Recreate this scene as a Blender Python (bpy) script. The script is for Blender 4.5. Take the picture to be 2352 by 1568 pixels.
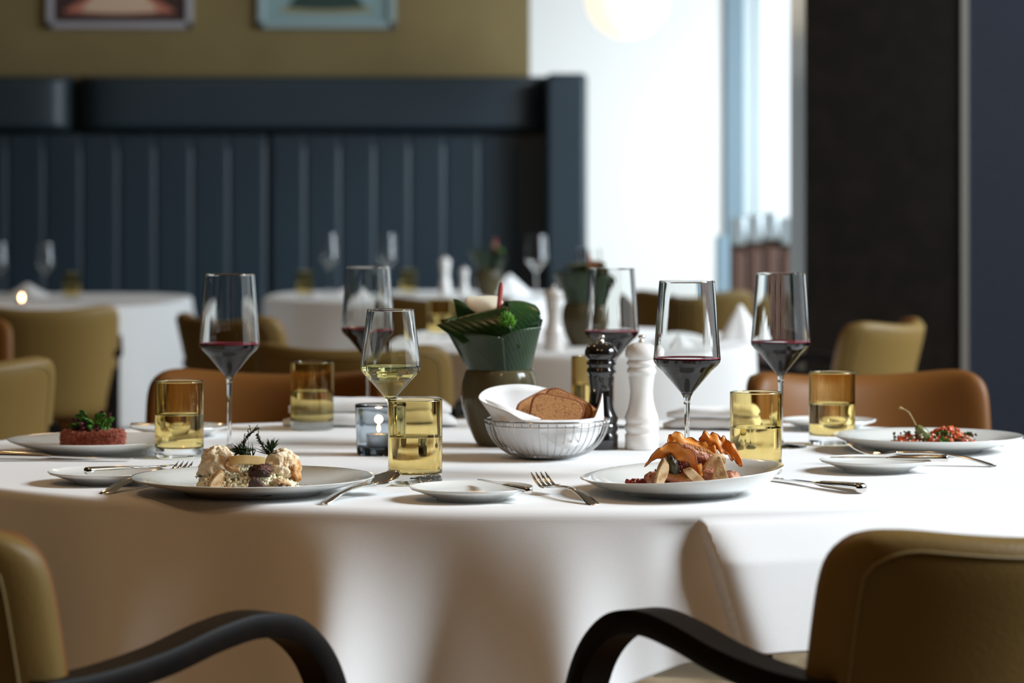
import bpy, bmesh, math, random
from mathutils import Vector, Matrix, noise, Euler
PI = math.pi
sin, cos = math.sin, math.cos
C = bpy.context.scene.collection
for o in list(bpy.data.objects): bpy.data.objects.remove(o)
sc = bpy.context.scene

# ------------------------------------------------------------------ camera, light, exposure
F = 100.0 / 36.0 * 2352           # focal length in photograph pixels
CAMZ, TZ = 1.103, 0.75
HZ = 490.0
cd = bpy.data.cameras.new('camera'); cam = bpy.data.objects.new('camera', cd); C.objects.link(cam)
cam.location = (0, 0, CAMZ); cam.rotation_euler = (PI / 2, 0, 0)
cd.lens = 100; cd.sensor_width = 36; cd.shift_y = -(784 - HZ) / 2352
cd.dof.use_dof = True; cd.dof.focus_distance = 3.66; cd.dof.aperture_fstop = 5.0; cd.dof.aperture_blades = 9
cd.clip_end = 200
sc.camera = cam
w = bpy.data.worlds.new('world'); sc.world = w; w.use_nodes = True
bg = w.node_tree.nodes['Background']; bg.inputs[0].default_value = (.86, .94, 1, 1); bg.inputs[1].default_value = 1.35
sc.view_settings.view_transform = 'Standard'; sc.view_settings.look = 'None'
sc.view_settings.exposure = 0.0; sc.view_settings.gamma = 1; sc.view_settings.use_curve_mapping = False

def area(name, loc, target, sx, sy, power, col, spread=180):
    l = bpy.data.lights.new(name, 'AREA'); l.shape = 'RECTANGLE'; l.size = sx; l.size_y = sy
    l.energy = power; l.color = col; l.spread = math.radians(spread)
    o = bpy.data.objects.new(name, l); C.objects.link(o); o.location = loc
    o.rotation_euler = (Vector(target) - Vector(loc)).to_track_quat('-Z', 'Y').to_euler()
    return o
def point(name, loc, power, col, r):
    l = bpy.data.lights.new(name, 'POINT'); l.energy = power; l.color = col; l.shadow_soft_size = r
    o = bpy.data.objects.new(name, l); C.objects.link(o); o.location = loc; return o
DAY = (.86, .94, 1.0); WARM = (1.0, .62, .30)
# daylight through the windows of the right wall
area('daylight_near_window', (13.0, 2.7, 9.2), (-1.0, 4.1, .75), 6.4, 5.0, 1230, DAY, 90)
area('daylight_middle_window', (4.6, 8.0, 3.3), (-.6, 10.2, .9), 2.8, 2.0, 105, DAY, 105)
area('daylight_far_window', (3.35, 11.0, 2.2), (-.3, 13.6, 1.1), 1.8, 2.2, 150, (.78, .90, 1.0))
area('daylight_end_window', (3.3, 13.7, 1.5), (.8, 15.6, 1.2), 1.5, 1.6, 36, DAY, 110)
# warm ceiling downlights
for i, (x, y, p) in enumerate(((-1.3, 2.2, 32), (.3, 1.4, 22), (-1.0, 5.6, 12), (.9, 6.2, 5), (-2.2, 9.0, 11), (-.2, 9.6, 4), (-1.8, 12.6, 5))):
    point('ceiling_downlight', (x, y, 3.3), p, WARM, .09)

# ------------------------------------------------------------------ helpers
def P(px, py, z=0.0):
    """point of the photo at height z above the table top"""
    Y = F * (CAMZ - TZ - z) / (py - HZ)
    return Vector(((px - 1176) / F * Y, Y, TZ + z))
def Q(px, py, Y):
    return Vector(((px - 1176) / F * Y, Y, CAMZ - (py - HZ) / F * Y))

def nd(t, ty, **kw):
    n = t.nodes.new(ty)
    for k, v in kw.items():
        if k in n.inputs: n.inputs[k].default_value = v
        else: setattr(n, k, v)
    return n
def mat(name, col, rough=.5, metal=0, spec=.5, trans=0, ior=1.45, coat=0, sss=0, sheen=0, noise_=None, bump=None, emis=None):
    """noise_ = (scale, colour2, lo, hi), bump = (scale, strength)"""
    m = bpy.data.materials.new(name); m.use_nodes = True; t = m.node_tree
    b = t.nodes['Principled BSDF']; I = b.inputs
    I['Base Color'].default_value = (*col, 1); I['Roughness'].default_value = rough; I['Metallic'].default_value = metal
    I['Specular IOR Level'].default_value = spec; I['Transmission Weight'].default_value = trans; I['IOR'].default_value = ior
    I['Coat Weight'].default_value = coat; I['Coat Roughness'].default_value = .05
    I['Sheen Weight'].default_value = sheen
    if sss:
        I['Subsurface Weight'].default_value = sss; I['Subsurface Scale'].default_value = .004
    tc = nd(t, 'ShaderNodeTexCoord')
    if noise_:
        s, c2, lo, hi = noise_
        n = nd(t, 'ShaderNodeTexNoise', Scale=s, Detail=6.0); t.links.new(tc.outputs['Object'], n.inputs['Vector'])
        r = nd(t, 'ShaderNodeValToRGB'); r.color_ramp.elements[0].position = lo; r.color_ramp.elements[1].position = hi
        r.color_ramp.elements[0].color = (*col, 1); r.color_ramp.elements[1].color = (*c2, 1)
        t.links.new(n.outputs['Fac'], r.inputs['Fac']); t.links.new(r.outputs['Color'], I['Base Color'])
    if bump:
        n = nd(t, 'ShaderNodeTexNoise', Scale=bump[0], Detail=4.0); t.links.new(tc.outputs['Object'], n.inputs['Vector'])
        bp = nd(t, 'ShaderNodeBump', Strength=bump[1], Distance=.01); t.links.new(n.outputs['Fac'], bp.inputs['Height'])
        t.links.new(bp.outputs['Normal'], I['Normal'])
    if emis:
        I['Emission Color'].default_value = (*emis[0], 1); I['Emission Strength'].default_value = emis[1]
    return m
def glass(name, col, ior=1.45, rough=0.0):
    m = bpy.data.materials.new(name); m.use_nodes = True; t = m.node_tree
    t.nodes.remove(t.nodes['Principled BSDF'])
    g = nd(t, 'ShaderNodeBsdfGlass', Color=(*col, 1), Roughness=rough, IOR=ior)
    t.links.new(g.outputs[0], t.nodes['Material Output'].inputs['Surface']); return m

M = {}
M['cloth'] = mat('white_linen', (.80, .80, .80), .85, spec=.15, sheen=.1, bump=(900, .05))
M['napkin'] = mat('napkin_linen', (.82, .82, .82), .85, spec=.15, sheen=.1)
M['porcelain'] = mat('porcelain', (.80, .81, .78), .12, spec=.5, coat=.5)
M['steel'] = mat('polished_steel', (.72, .70, .67), .10, 1)
M['chrome'] = mat('chrome_wire', (.50, .50, .49), .16, 1)
M['glass'] = glass('clear_glass', (.985, .99, .985), 1.46)
M['amber'] = glass('amber_glass', (.98, .925, .73), 1.46)
M['water'] = glass('still_water', (1.0, .985, .95), 1.33)
M['whitewine'] = glass('white_wine', (.97, .93, .62), 1.33)
M['redwine'] = mat('red_wine', (.006, .001, .003), .03, spec=.22)
M['winerim'] = mat('red_wine_edge', (.42, .03, .06), .1, spec=.5)
M['votive'] = glass('smoky_glass', (.86, .90, .93), 1.46, .03)
M['votivebase'] = glass('dark_smoky_glass', (.30, .32, .34), 1.46, .05)
M['tin'] = mat('tealight_tin', (.55, .55, .56), .3, 1)
M['wax'] = mat('candle_wax', (.85, .8, .7), .5, sss=.3)
M['flame'] = mat('candle_flame', (1, .7, .35), .5, emis=((1, .55, .2), 14))
M['wick'] = mat('wick', (.02, .02, .02), .9)
M['shell'] = mat('khaki_leather', (.175, .112, .034), .45, spec=.22, coat=.0, bump=(260, .10))
M['pad'] = mat('caramel_leather', (.16, .062, .013), .45, spec=.22, coat=.0, bump=(260, .10))
M['stitch'] = mat('khaki_piping', (.22, .16, .06), .6)
M['blackwood'] = mat('black_stained_wood', (.005, .004, .0035), .5, spec=.1, noise_=(30, (.009, .006, .0045), .4, .7))
M['navyleather'] = mat('charcoal_leather', (.022, .036, .048), .42, spec=.4, bump=(120, .08))
M['navyleather2'] = mat('charcoal_channel_leather', (.020, .036, .050), .40, spec=.4, bump=(120, .08))
M['olive'] = mat('olive_paint', (.20, .15, .062), .8, noise_=(3, (.18, .135, .056), .4, .6))
M['whitewall'] = mat('white_plaster', (.86, .87, .86), .8)
M['darkwood'] = mat('dark_veneer', (.006, .005, .004), .24, spec=.4, noise_=(14, (.009, .007, .006), .4, .7))
M['navyfabric'] = mat('navy_fabric', (.011, .014, .023), .8, spec=.2, noise_=(90, (.016, .019, .028), .4, .6))
M['strip'] = mat('brushed_metal_strip', (.20, .19, .17), .5, .6)
M['framegrey'] = mat('grey_window_frame', (.20, .29, .35), .5)
M['framelight'] = mat('pale_window_frame', (.62, .70, .72), .5)
M['carpet'] = mat('patterned_carpet', (.28, .20, .12), .95, spec=.1, noise_=(7, (.52, .42, .28), .42, .58), bump=(500, .3))
M['ceiling'] = mat('ceiling_paint', (.30, .27, .22), .9)
M['darkroom'] = mat('dark_panelling', (.03, .022, .016), .6)
M['pot'] = mat('olive_glazed_ceramic', (.085, .070, .036), .12, spec=.24)
M['leaf'] = mat('glossy_leaf', (.010, .034, .008), .26, spec=.5, coat=.2, noise_=(26, (.022, .062, .012), .45, .75))
M['leafback'] = mat('leaf_underside', (.030, .050, .028), .40, spec=.4, noise_=(40, (.035, .065, .030), .4, .7))
M['mum'] = mat('green_chrysanthemum', (.08, .24, .015), .6, noise_=(60, (.12, .32, .02), .4, .6))
M['spathe'] = mat('cream_spathe', (.78, .56, .46), .3, sss=.2, noise_=(25, (.84, .76, .60), .35, .6))
M['spadix'] = mat('red_spadix', (.50, .09, .08), .5, bump=(900, .4))
M['blackmill'] = mat('black_lacquer', (.008, .007, .007), .06, spec=.6, coat=.8)
M['whitemill'] = mat('white_lacquer', (.82, .80, .77), .12, spec=.5, coat=.6)
M['toast'] = mat('toasted_bread', (.72, .36, .14), .8, noise_=(260, (.34, .12, .04), .52, .72), bump=(700, .5))
M['crust'] = mat('toast_crust', (.30, .10, .035), .75, bump=(500, .5))
M['fish'] = mat('seared_fish', (.88, .74, .52), .30, spec=.5, sss=.1, noise_=(60, (.70, .40, .15), .52, .68), bump=(300, .5))
M['seared'] = mat('browned_fish_edge', (.50, .20, .05), .45, noise_=(90, (.70, .42, .18), .4, .7), bump=(300, .5))
M['rice'] = mat('risotto_rice', (.84, .75, .50), .30, spec=.5, sss=.1, noise_=(120, (.86, .80, .60), .4, .6))
M['chive'] = mat('chopped_herb', (.06, .20, .03), .5)
M['carrot'] = mat('carrot_dice', (.72, .22, .05), .4)
M['mushroom'] = mat('browned_mushroom', (.50, .30, .13), .35, noise_=(110, (.22, .10, .035), .45, .7), bump=(300, .3))
M['mushpale'] = mat('pale_mushroom_flesh', (.70, .52, .30), .38, noise_=(110, (.40, .20, .07), .42, .68))
M['mushdark'] = mat('dark_roast_mushroom', (.055, .022, .014), .22, noise_=(120, (.16, .045, .02), .5, .7), bump=(300, .5))
M['thyme'] = mat('thyme_leaf', (.045, .055, .022), .6)
M['rosemary'] = mat('rosemary_leaf', (.03, .065, .018), .5)
M['stem'] = mat('herb_stem', (.09, .055, .03), .7)
M['paprika'] = mat('paprika_specks', (.45, .05, .025), .7)
M['tartare'] = mat('beef_tartare', (.36, .07, .045), .38, spec=.5, noise_=(130, (.55, .18, .12), .45, .68), bump=(420, .9))
M['tartbits'] = mat('beef_mince_bits', (.30, .07, .045), .35, noise_=(200, (.46, .17, .11), .45, .68))
M['salad'] = mat('baby_salad_leaf', (.05, .17, .02), .35, noise_=(60, (.10, .28, .04), .4, .7))
M['saladred'] = mat('red_salad_leaf', (.13, .03, .045), .35)
M['crisp'] = mat('sweet_potato_crisp', (.72, .24, .035), .35, sss=.2, noise_=(30, (.80, .36, .08), .4, .7))
M['crispedge'] = mat('browned_crisp_edge', (.26, .07, .015), .4)
M['meat'] = mat('roast_duck', (.42, .17, .11), .30, spec=.5, noise_=(100, (.62, .32, .20), .45, .65), bump=(260, .5))
M['meatskin'] = mat('crisp_meat_skin', (.50, .20, .05), .35, bump=(420, .8))
M['relish'] = mat('red_relish', (.22, .022, .016), .22, spec=.6, noise_=(160, (.36, .06, .03), .45, .65))
M['puree'] = mat('orange_puree', (.75, .27, .03), .4, bump=(120, .4))
M['salmon'] = mat('tomato_tartare_cubes', (.62, .09, .03), .25, spec=.6, noise_=(90, (.72, .20, .06), .45, .65))
M['olivebit'] = mat('chopped_caper', (.05, .055, .02), .4)
M['onion'] = mat('onion_dice', (.68, .58, .46), .35)
M['caper'] = mat('caper_berry', (.11, .12, .035), .3, spec=.5, noise_=(200, (.16, .17, .06), .4, .7))
M['caperstem'] = mat('caper_stem', (.30, .22, .07), .5)
M['basil'] = mat('basil_leaf', (.04, .16, .015), .3)
M['sauce'] = mat('amber_jus', (.55, .25, .08), .08, spec=.6)
M['lampglobe'] = mat('opal_globe', (.9, .85, .75), .4, emis=((1, .84, .62), 1.15))
M['brass'] = mat('brass', (.5, .36, .16), .3, 1)
M['picframe'] = mat('pale_picture_frame', (.34, .33, .36), .5)
M['picframe2'] = mat('grey_blue_picture_frame', (.27, .36, .37), .5)
M['slat'] = mat('brown_wood_slat', (.085, .042, .028), .5)
M['slattop'] = mat('grey_steel_cap', (.42, .48, .50), .35, .7)
M['foliage'] = mat('tree_foliage', (.16, .34, .06), .7)
M['bark'] = mat('tree_bark', (.12, .09, .06), .9)
M['ground'] = mat('pale_paving', (.55, .55, .52), .9)

for k_, sc_ in (('leaf', 55), ('leafback', 70)):
    t_ = M[k_].node_tree; wv = nd(t_, 'ShaderNodeTexWave', Scale=sc_, Distortion=1.2); wv.bands_direction = 'DIAGONAL'
    tc_ = nd(t_, 'ShaderNodeTexCoord'); bb_ = nd(t_, 'ShaderNodeBump', Strength=.11, Distance=.002)
    t_.links.new(tc_.outputs['Object'], wv.inputs['Vector']); t_.links.new(wv.outputs['Fac'], bb_.inputs['Height'])
    t_.links.new(bb_.outputs['Normal'], t_.nodes['Principled BSDF'].inputs['Normal'])

class MB:
    def __init__(s): s.v = []; s.f = []
    def add(s, vs, fs):
        k = len(s.v); s.v += [tuple(v) for v in vs]; s.f += [tuple(i + k for i in f) for f in fs]; return s
    def lathe(s, prof, n=48, c=(0, 0, 0), mod=None, T=None):
        vs = []; fs = []; rows = []
        for r, z in prof:
            if r < 1e-7:
                rows.append([len(vs)]); vs.append(Vector((c[0], c[1], c[2] + z)))
            else:
                row = []
                for i in range(n):
                    a = 2 * PI * i / n; p = Vector((r * cos(a), r * sin(a), z))
                    if mod: p = Vector(mod(p, a))
                    row.append(len(vs)); vs.append(p + Vector(c))
                rows.append(row)
        for A, B in zip(rows, rows[1:]):
            for i in range(n):
                j = (i + 1) % n
                if len(A) == 1 and len(B) == 1: break
                if len(A) == 1: fs.append((A[0], B[j], B[i]))
                elif len(B) == 1: fs.append((A[i], A[j], B[0]))
                else: fs.append((A[i], A[j], B[j], B[i]))
        if T: vs = [T @ v for v in vs]
        return s.add(vs, fs)
    def grid(s, fn, nu, nv, closeu=False):
        vs = []; fs = []
        for j in range(nv + 1):
            for i in range(nu + (0 if closeu else 1)): vs.append(Vector(fn(i / nu, j / nv)))
        W = nu if closeu else nu + 1
        for j in range(nv):
            for i in range(nu):
                k = (i + 1) % W if closeu else i + 1
                fs.append((j * W + i, j * W + k, (j + 1) * W + k, (j + 1) * W + i))
        return s.add(vs, fs)
    def tube(s, pts, rad, n=8, cap=True):
        pts = [Vector(p) for p in pts]; vs = []; fs = []
        up = Vector((0, 0, 1)); N = len(pts); prev = None
        for i, p in enumerate(pts):
            d = (pts[min(i + 1, N - 1)] - pts[max(i - 1, 0)]).normalized()
            if prev is None:
                a = up if abs(d.z) < .9 else Vector((1, 0, 0)); x = d.cross(a).normalized()
            else: x = (prev - d * prev.dot(d)).normalized()
            prev = x; y = d.cross(x); r = rad[i] if isinstance(rad, (list, tuple)) else rad
            for k in range(n):
                a = 2 * PI * k / n; vs.append(p + x * r * cos(a) + y * r * sin(a))
        for i in range(N - 1):
            for k in range(n):
                l = (k + 1) % n; fs.append((i * n + k, i * n + l, (i + 1) * n + l, (i + 1) * n + k))
        if cap: fs.append(tuple(range(n - 1, -1, -1))); fs.append(tuple(range((N - 1) * n, N * n)))
        return s.add(vs, fs)
    def strap(s, pts, side, w, t):
        """rectangular section, width w along `side`, thickness t, along pts"""
        pts = [Vector(p) for p in pts]; side = Vector(side).normalized(); vs = []; fs = []; N = len(pts)
        prof = [(-1, -.75), (-.9, -1), (.9, -1), (1, -.75), (1, .75), (.9, 1), (-.9, 1), (-1, .75)]; n = 8
        for i, p in enumerate(pts):
            d = (pts[min(i + 1, N - 1)] - pts[max(i - 1, 0)]).normalized(); nn = side.cross(d).normalized()
            for a, b in prof: vs.append(p + side * a * w / 2 + nn * b * t / 2)
        for i in range(N - 1):
            for k in range(n):
                l = (k + 1) % n; fs.append((i * n + k, i * n + l, (i + 1) * n + l, (i + 1) * n + k))
        fs.append(tuple(range(n - 1, -1, -1))); fs.append(tuple(range((N - 1) * n, N * n)))
        return s.add(vs, fs)
    def box(s, c, d, rot=None, rc=None):
        vs = [Vector((x * d[0] / 2, y * d[1] / 2, z * d[2] / 2)) for x in (-1, 1) for y in (-1, 1) for z in (-1, 1)]
        if rot is not None: vs = [rot @ v for v in vs]
        vs = [v + Vector(c) for v in vs]
        return s.add(vs, [(0, 1, 3, 2), (4, 6, 7, 5), (0, 4, 5, 1), (2, 3, 7, 6), (0, 2, 6, 4), (1, 5, 7, 3)])
    def blob(s, c, r, n=14, m=9, amp=0, fr=1, seed=0, rot=None, shape=None):
        c = Vector(c); vs = [];
        def pt(a, b):
            d = Vector((sin(b) * cos(a), sin(b) * sin(a), cos(b)))
            k = 1 + amp * noise.noise(d * fr + Vector((seed * 7.3, seed * 3.1, seed)))
            p = Vector((d.x * r[0] * k, d.y * r[1] * k, d.z * r[2] * k))
            if shape: p = shape(p)
            if rot is not None: p = rot @ p
            return p + c
        vs.append(pt(0, 0)); fs = []
        for j in range(1, m):
            for i in range(n): vs.append(pt(2 * PI * i / n, PI * j / m))
        vs.append(pt(0, PI)); L = len(vs) - 1
        for i in range(n):
            k = (i + 1) % n; fs.append((0, 1 + i, 1 + k)); fs.append((L, 1 + (m - 2) * n + k, 1 + (m - 2) * n + i))
            for j in range(m - 2): fs.append((1 + j * n + i, 1 + (j + 1) * n + i, 1 + (j + 1) * n + k, 1 + j * n + k))
        return s.add(vs, fs)
    def prism(s, outline, z0, z1, T=None):
        n = len(outline); vs = [Vector((x, y, z0)) for x, y in outline] + [Vector((x, y, z1)) for x, y in outline]
        fs = [tuple(range(n - 1, -1, -1)), tuple(range(n, 2 * n))] + [(i, (i + 1) % n, n + (i + 1) % n, n + i) for i in range(n)]
        if T is not None: vs = [T @ v for v in vs]
        return s.add(vs, fs)
    def build(s, name, m, parent=None, sharp=40, solid=0, bevel=0, recalc=True, sub=0):
        if m in ('glass', 'amber', 'water', 'whitewine', 'redwine', 'votive', 'votivebase', 'porcelain', 'pot'): recalc = False
        me = bpy.data.meshes.new(name); me.from_pydata(s.v, [], s.f)
        if recalc:
            b = bmesh.new(); b.from_mesh(me); bmesh.ops.recalc_face_normals(b, faces=b.faces); b.to_mesh(me); b.free()
        me.shade_smooth()
        if sharp: me.set_sharp_from_angle(angle=math.radians(sharp))
        me.materials.append(M[m] if isinstance(m, str) else m)
        o = bpy.data.objects.new(name, me); C.objects.link(o)
        if parent: o.parent = parent
        if solid:
            k = o.modifiers.new('thickness', 'SOLIDIFY'); k.thickness = solid; k.offset = 0
        if bevel:
            k = o.modifiers.new('bevel', 'BEVEL'); k.width = bevel; k.segments = 3; k.limit_method = 'ANGLE'
        if sub:
            k = o.modifiers.new('sub', 'SUBSURF'); k.levels = sub; k.render_levels = sub
        return o

def sp_(prof, e=.0008):
    out = [prof[0]]
    for a, b in zip(prof, prof[1:]):
        L = math.hypot(b[0] - a[0], b[1] - a[1])
        if L > 4 * e:
            for k in (e / L, .5, 1 - e / L): out.append((a[0] + (b[0] - a[0]) * k, a[1] + (b[1] - a[1]) * k))
        out.append(b)
    return out
def tag(o, label, cat, group=None, kind=None):
    o['label'] = label; o['category'] = cat
    if group: o['group'] = group
    if kind: o['kind'] = kind
    return o
def thing(name, label, cat, loc=(0, 0, 0), rz=0, group=None):
    o = bpy.data.objects.new(name, None); C.objects.link(o); o.empty_display_size = .05
    o.location = loc; o.rotation_euler = (0, 0, rz); return tag(o, label, cat, group)
def struct(name, mb, m, **k):
    o = mb.build(name, m, sharp=k.pop('sharp', 30), **k); o['kind'] = 'structure'; return o
def dup(root, loc=None, rz=None, label=None, group=None, scale=None):
    r = root.copy(); C.objects.link(r)
    if loc is not None: r.location = loc
    if rz is not None: r.rotation_euler = (0, 0, rz)
    if label: r['label'] = label
    if group: r['group'] = group
    if scale: r.scale = (scale,) * 3
    for ch in list(root.children):
        c = ch.copy(); C.objects.link(c); c.parent = r
        for g in list(ch.children):
            d = g.copy(); C.objects.link(d); d.parent = c
    return r
def crom(pts, k=8):
    pts = [Vector(p) for p in pts]; P_ = [2 * pts[0] - pts[1]] + pts + [2 * pts[-1] - pts[-2]]; out = []
    for i in range(1, len(P_) - 2):
        a, b, c, d = P_[i - 1:i + 3]
        for j in range(k):
            t = j / k
            out.append(.5 * ((2 * b) + (c - a) * t + (2 * a - 5 * b + 4 * c - d) * t * t + (3 * b - a - 3 * c + d) * t ** 3))
    out.append(pts[-1]); return out

# ------------------------------------------------------------------ the room
def wall_box(name, x0, x1, y0, y1, z0, z1, m, **k):
    return struct(name, MB().box(((x0 + x1) / 2, (y0 + y1) / 2, (z0 + z1) / 2), (x1 - x0, y1 - y0, z1 - z0)), m, **k)
XL, XR, YF, YB, ZC = -4.2, 3.0, -2.6, 14.62, 3.7
XE = (1217 - 1176) / F * YB       # right end of the olive wall
wall_box('floor', XL - .1, XR + .1, YF - .1, 17.4, -.1, 0, 'carpet')
wall_box('ceiling', XL - .1, XR + .5, YF - .1, 17.4, ZC, ZC + .1, 'ceiling')
wall_box('wall_left', XL - .1, XL, YF, 17.4, 0, ZC, 'darkroom')
wall_box('wall_front', XL, XR, YF - .1, YF, 0, ZC, 'darkroom')
wall_box('wall_back', XL, XE, YB, YB + .25, 0, ZC, 'olive')
YW = 15.6
XW = (1662 - 1176) / F * YW
wall_box('wall_back_white', XE - .6, XW, YW, YW + .2, 0, ZC, 'whitewall')
# right wall with three window openings
wr = MB()
def yz(y0, y1, z0, z1): wr.box((XR + .1, (y0 + y1) / 2, (z0 + z1) / 2), (.2, y1 - y0, z1 - z0))
yz(YF, 17.4, 0, .9); yz(YF, 17.4, 3.5, ZC)
for a, b in ((YF, 2.2), (5.8, 6.7), (9.5, 10.0), (14.6, 17.4)): yz(a, b, .9, 3.5)
struct('wall_right', wr, 'darkroom')
for i, (a, b) in enumerate(((2.2, 5.8), (6.7, 9.5), (10.0, 14.6))):
    f = MB()
    for y in (a + .03, (a + b) / 2, b - .03): f.box((XR + .1, y, 2.2), (.08, .06, 2.6))
    for z in (.93, 3.47): f.box((XR + .1, (a + b) / 2, z), (.08, b - a, .06))
    struct('window_%d' % (i + 2), f, 'framegrey')
# window at the back right: frame, pale inner frame, panes
wf = MB(); x0, x1 = XW + .01, (1708 - 1176) / F * YW
wf.box(((x0 + x1) / 2, YW + .05, ZC / 2), (x1 - x0, .16, ZC))
wf.box((2.95, YW + .05, ZC / 2), (.08, .12, ZC)); wf.box((2.1, YW + .05, .3), (1.9, .12, .6)); wf.box((2.1, YW + .05, ZC - .05), (1.9, .12, .1))
win = struct('window_1', wf, 'framegrey')
x2 = (1752 - 1176) / F * YW
pf = MB().box(((x1 + x2) / 2, YW + .09, ZC / 2), (x2 - x1, .08, ZC)); pf.box((x1 + .075, YW + .045, ZC / 2), (.012, .02, ZC))
pf.build('inner_frame', 'framelight', win)
MB().box(((x2 + 2.95) / 2, YW + .10, ZC / 2), (2.95 - x2, .006, ZC)).build('pane', glass('window_pane', (1, 1, 1), 1.02), win)
wall_box('floor_outside', -6, 14, 17.5, 40, -.3, -.02, 'ground')
def tree(loc, s, label):
    t = thing('tree', label, 'tree', loc)
    MB().tube([(0, 0, 0), (.1, 0, 1.5), (0, .1, 3)], [.16, .12, .07]).build('trunk', 'bark', t)
    random.seed(int(loc[0] * 10)); b = MB()
    for i in range(420):
        d = Vector((random.gauss(0, 1), random.gauss(0, 1), random.gauss(0, 1))).normalized() * random.uniform(.5, 1.25) * s
        q = Euler((random.random() * 6, random.random() * 6, 0)).to_matrix()
        b.add([q @ Vector(v) + d + Vector((0, 0, 2.9)) for v in ((-.12, 0, 0), (0, -.07, .02), (.12, 0, 0), (0, .07, .02))], [(0, 1, 2, 3)])
    b.build('crown', 'foliage', t, solid=.004)
tree((3.62, 24.0, 0), 1.0, 'green leafy tree seen outside beyond the bright window')

# dark pillar with a metal strip, navy panel
YP = 9.2
pil = wall_box('wall_pillar', (1849 - 1176) / F * YP, (2207 - 1176) / F * YP, YP, YP + .5, 0, ZC, 'darkwood')
wall_box('trim_1', (2207 - 1176) / F * YP, (2223 - 1176) / F * YP, YP - .012, YP + .3, 0, ZC, 'strip')
wall_box('wall_panel', (2223 - 1176) / F * YP, 2.3, YP, YP + .5, 0, ZC, 'navyfabric')

# ------------------------------------------------------------------ banquette
t = thing('banquette', 'long high-backed charcoal leather banquette with vertical channels along the back wall', 'banquette seat', (0, YB - .12, 0))
yb = 0.0
MB().box(((-4.15 + (1349 - 1176) / F * 13.9 - .02) / 2, .04, .9), (4.15 + (1349 - 1176) / F * 13.9 - .02, .05, 1.75)).build('back_board', 'darkwood', t)
def chan(x0, x1, z0, z1, n, name, m, depth=.10, bulge=.035, vertical=True):
    W = x1 - x0
    def fn(u, v):
        p = (1 - abs(2 * ((u * n) % 1) - 1) ** 9) ** .5 if n > 1 else (1 - abs(2 * u - 1) ** 14) ** .5
        e = (1 - abs(2 * v - 1) ** 16) ** .5
        if n > 1: k = depth + bulge * .26 * (p * .9 + .1) * e
        else: k = depth * (.4 + .6 * p * e) + bulge * p * e
        return (x0 + W * u, yb - k, z0 + (z1 - z0) * v)
    g = MB().grid(fn, max(40, n * 16), 26)
    g.add([(x0, 0, z0), (x1, 0, z0), (x1, 0, z1), (x0, 0, z1)], [(0, 1, 2, 3)])
    g.box(((x0 + x1) / 2, -.03, (z0 + z1) / 2), (W - .002, .06, z1 - z0 - .002))
    return g.build(name, m, t)
BX = lambda px, y=YB - .2: (px - 1176) / F * y
zt, zm = 1.103 + (490 - 172) / F * 14.3, 1.103 + (490 - 306) / F * 14.3
xa, xb, xc = BX(612), BX(622), BX(1262)
chan(xb, xc, .46, zm, 8, 'channel_back', 'navyleather2'); pw = (xc - xb) / 8 * 1.06
n_ = int((xa + 4.15) / pw)
chan(xa - n_ * pw, xa, .46, zm, n_, 'channel_back', 'navyleather2')
chan(BX(180), xc, zm + .012, zt, 1, 'head_bolster', 'navyleather', depth=.16, bulge=.05)
chan(-4.15, BX(172), zm + .012, zt, 1, 'head_bolster', 'navyleather', depth=.16, bulge=.05)
# end wing
e0, e1 = xc - .02, (1349 - 1176) / F * 14.1
g = MB()
def wing(u, v):
    return (e0 + (e1 - e0) * u, -.62 - .02 * (1 - abs(2 * u - 1) ** 6), .0 + (zt - .0) * v)
g.box(((e0 + e1) / 2, -.17, zt / 2), (e1 - e0, .44, zt)); g.build('end_panel', 'navyleather', t, bevel=.025)
MB().box(((-4.15 + xc) / 2, -.40, .38), (xc + 4.15, .56, .16)).build('seat_cushion', 'navyleather', t, bevel=.04)
MB().box(((-4.15 + xc) / 2, -.36, .14), (xc + 4.15, .46, .28)).build('plinth', 'darkwood', t)

# ------------------------------------------------------------------ pictures and lamp
def picture(px0, px1, label, fm, bgc, shapes, cat='framed picture'):
    x0, x1 = BX(px0, YB), BX(px1, YB); zb = CAMZ + (490 - 66) / F * YB; zt_ = zb + .62
    t = thing('framed_picture', label, cat, ((x0 + x1) / 2, YB, zb), 0, 'pictures over the banquette'); W = x1 - x0; H = zt_ - zb; k = .035
    f = MB()
    for c, d in (((0, -.02, k / 2), (W, .03, k)), ((0, -.02, H - k / 2), (W, .03, k)), ((-W / 2 + k / 2, -.02, H / 2), (k, .03, H)), ((W / 2 - k / 2, -.02, H / 2), (k, .03, H))): f.box(c, d)
    f.build('frame', fm, t, bevel=.004)
    MB().box((0, -.012, H / 2), (W - .05, .012, H - .05)).build('print', mat('print_ground', bgc, .5), t)
    for i, (pts, col) in enumerate(shapes):
        T = Matrix.Translation((0, -.018, 0)) @ Matrix.Rotation(PI / 2, 4, 'X')
        MB().prism(pts, 0, .001 + .0015 * i, T).build('printed_shape', mat('print_ink', col, .5), t)
def lens(cx, z0, w_, h_, top=True, n=20):
    return [(cx + w_ * (i / n * 2 - 1), z0 + (h_ * (1 - abs(i / n * 2 - 1) ** 1.5))) for i in range(n + 1)] + [(cx + w_ * (1 - 2 * i / n), z0 - .012 * (1 - (1 - 2 * i / n) ** 2)) for i in range(1, n)]
picture(108, 443, 'dark maroon framed picture, left of the two on the olive wall', 'picframe', (.045, .025, .024),
        [(lens(0, .085, .29, .13), (.46, .16, .11)), (lens(0, .09, .2, .16), (.60, .44, .32))])
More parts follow.
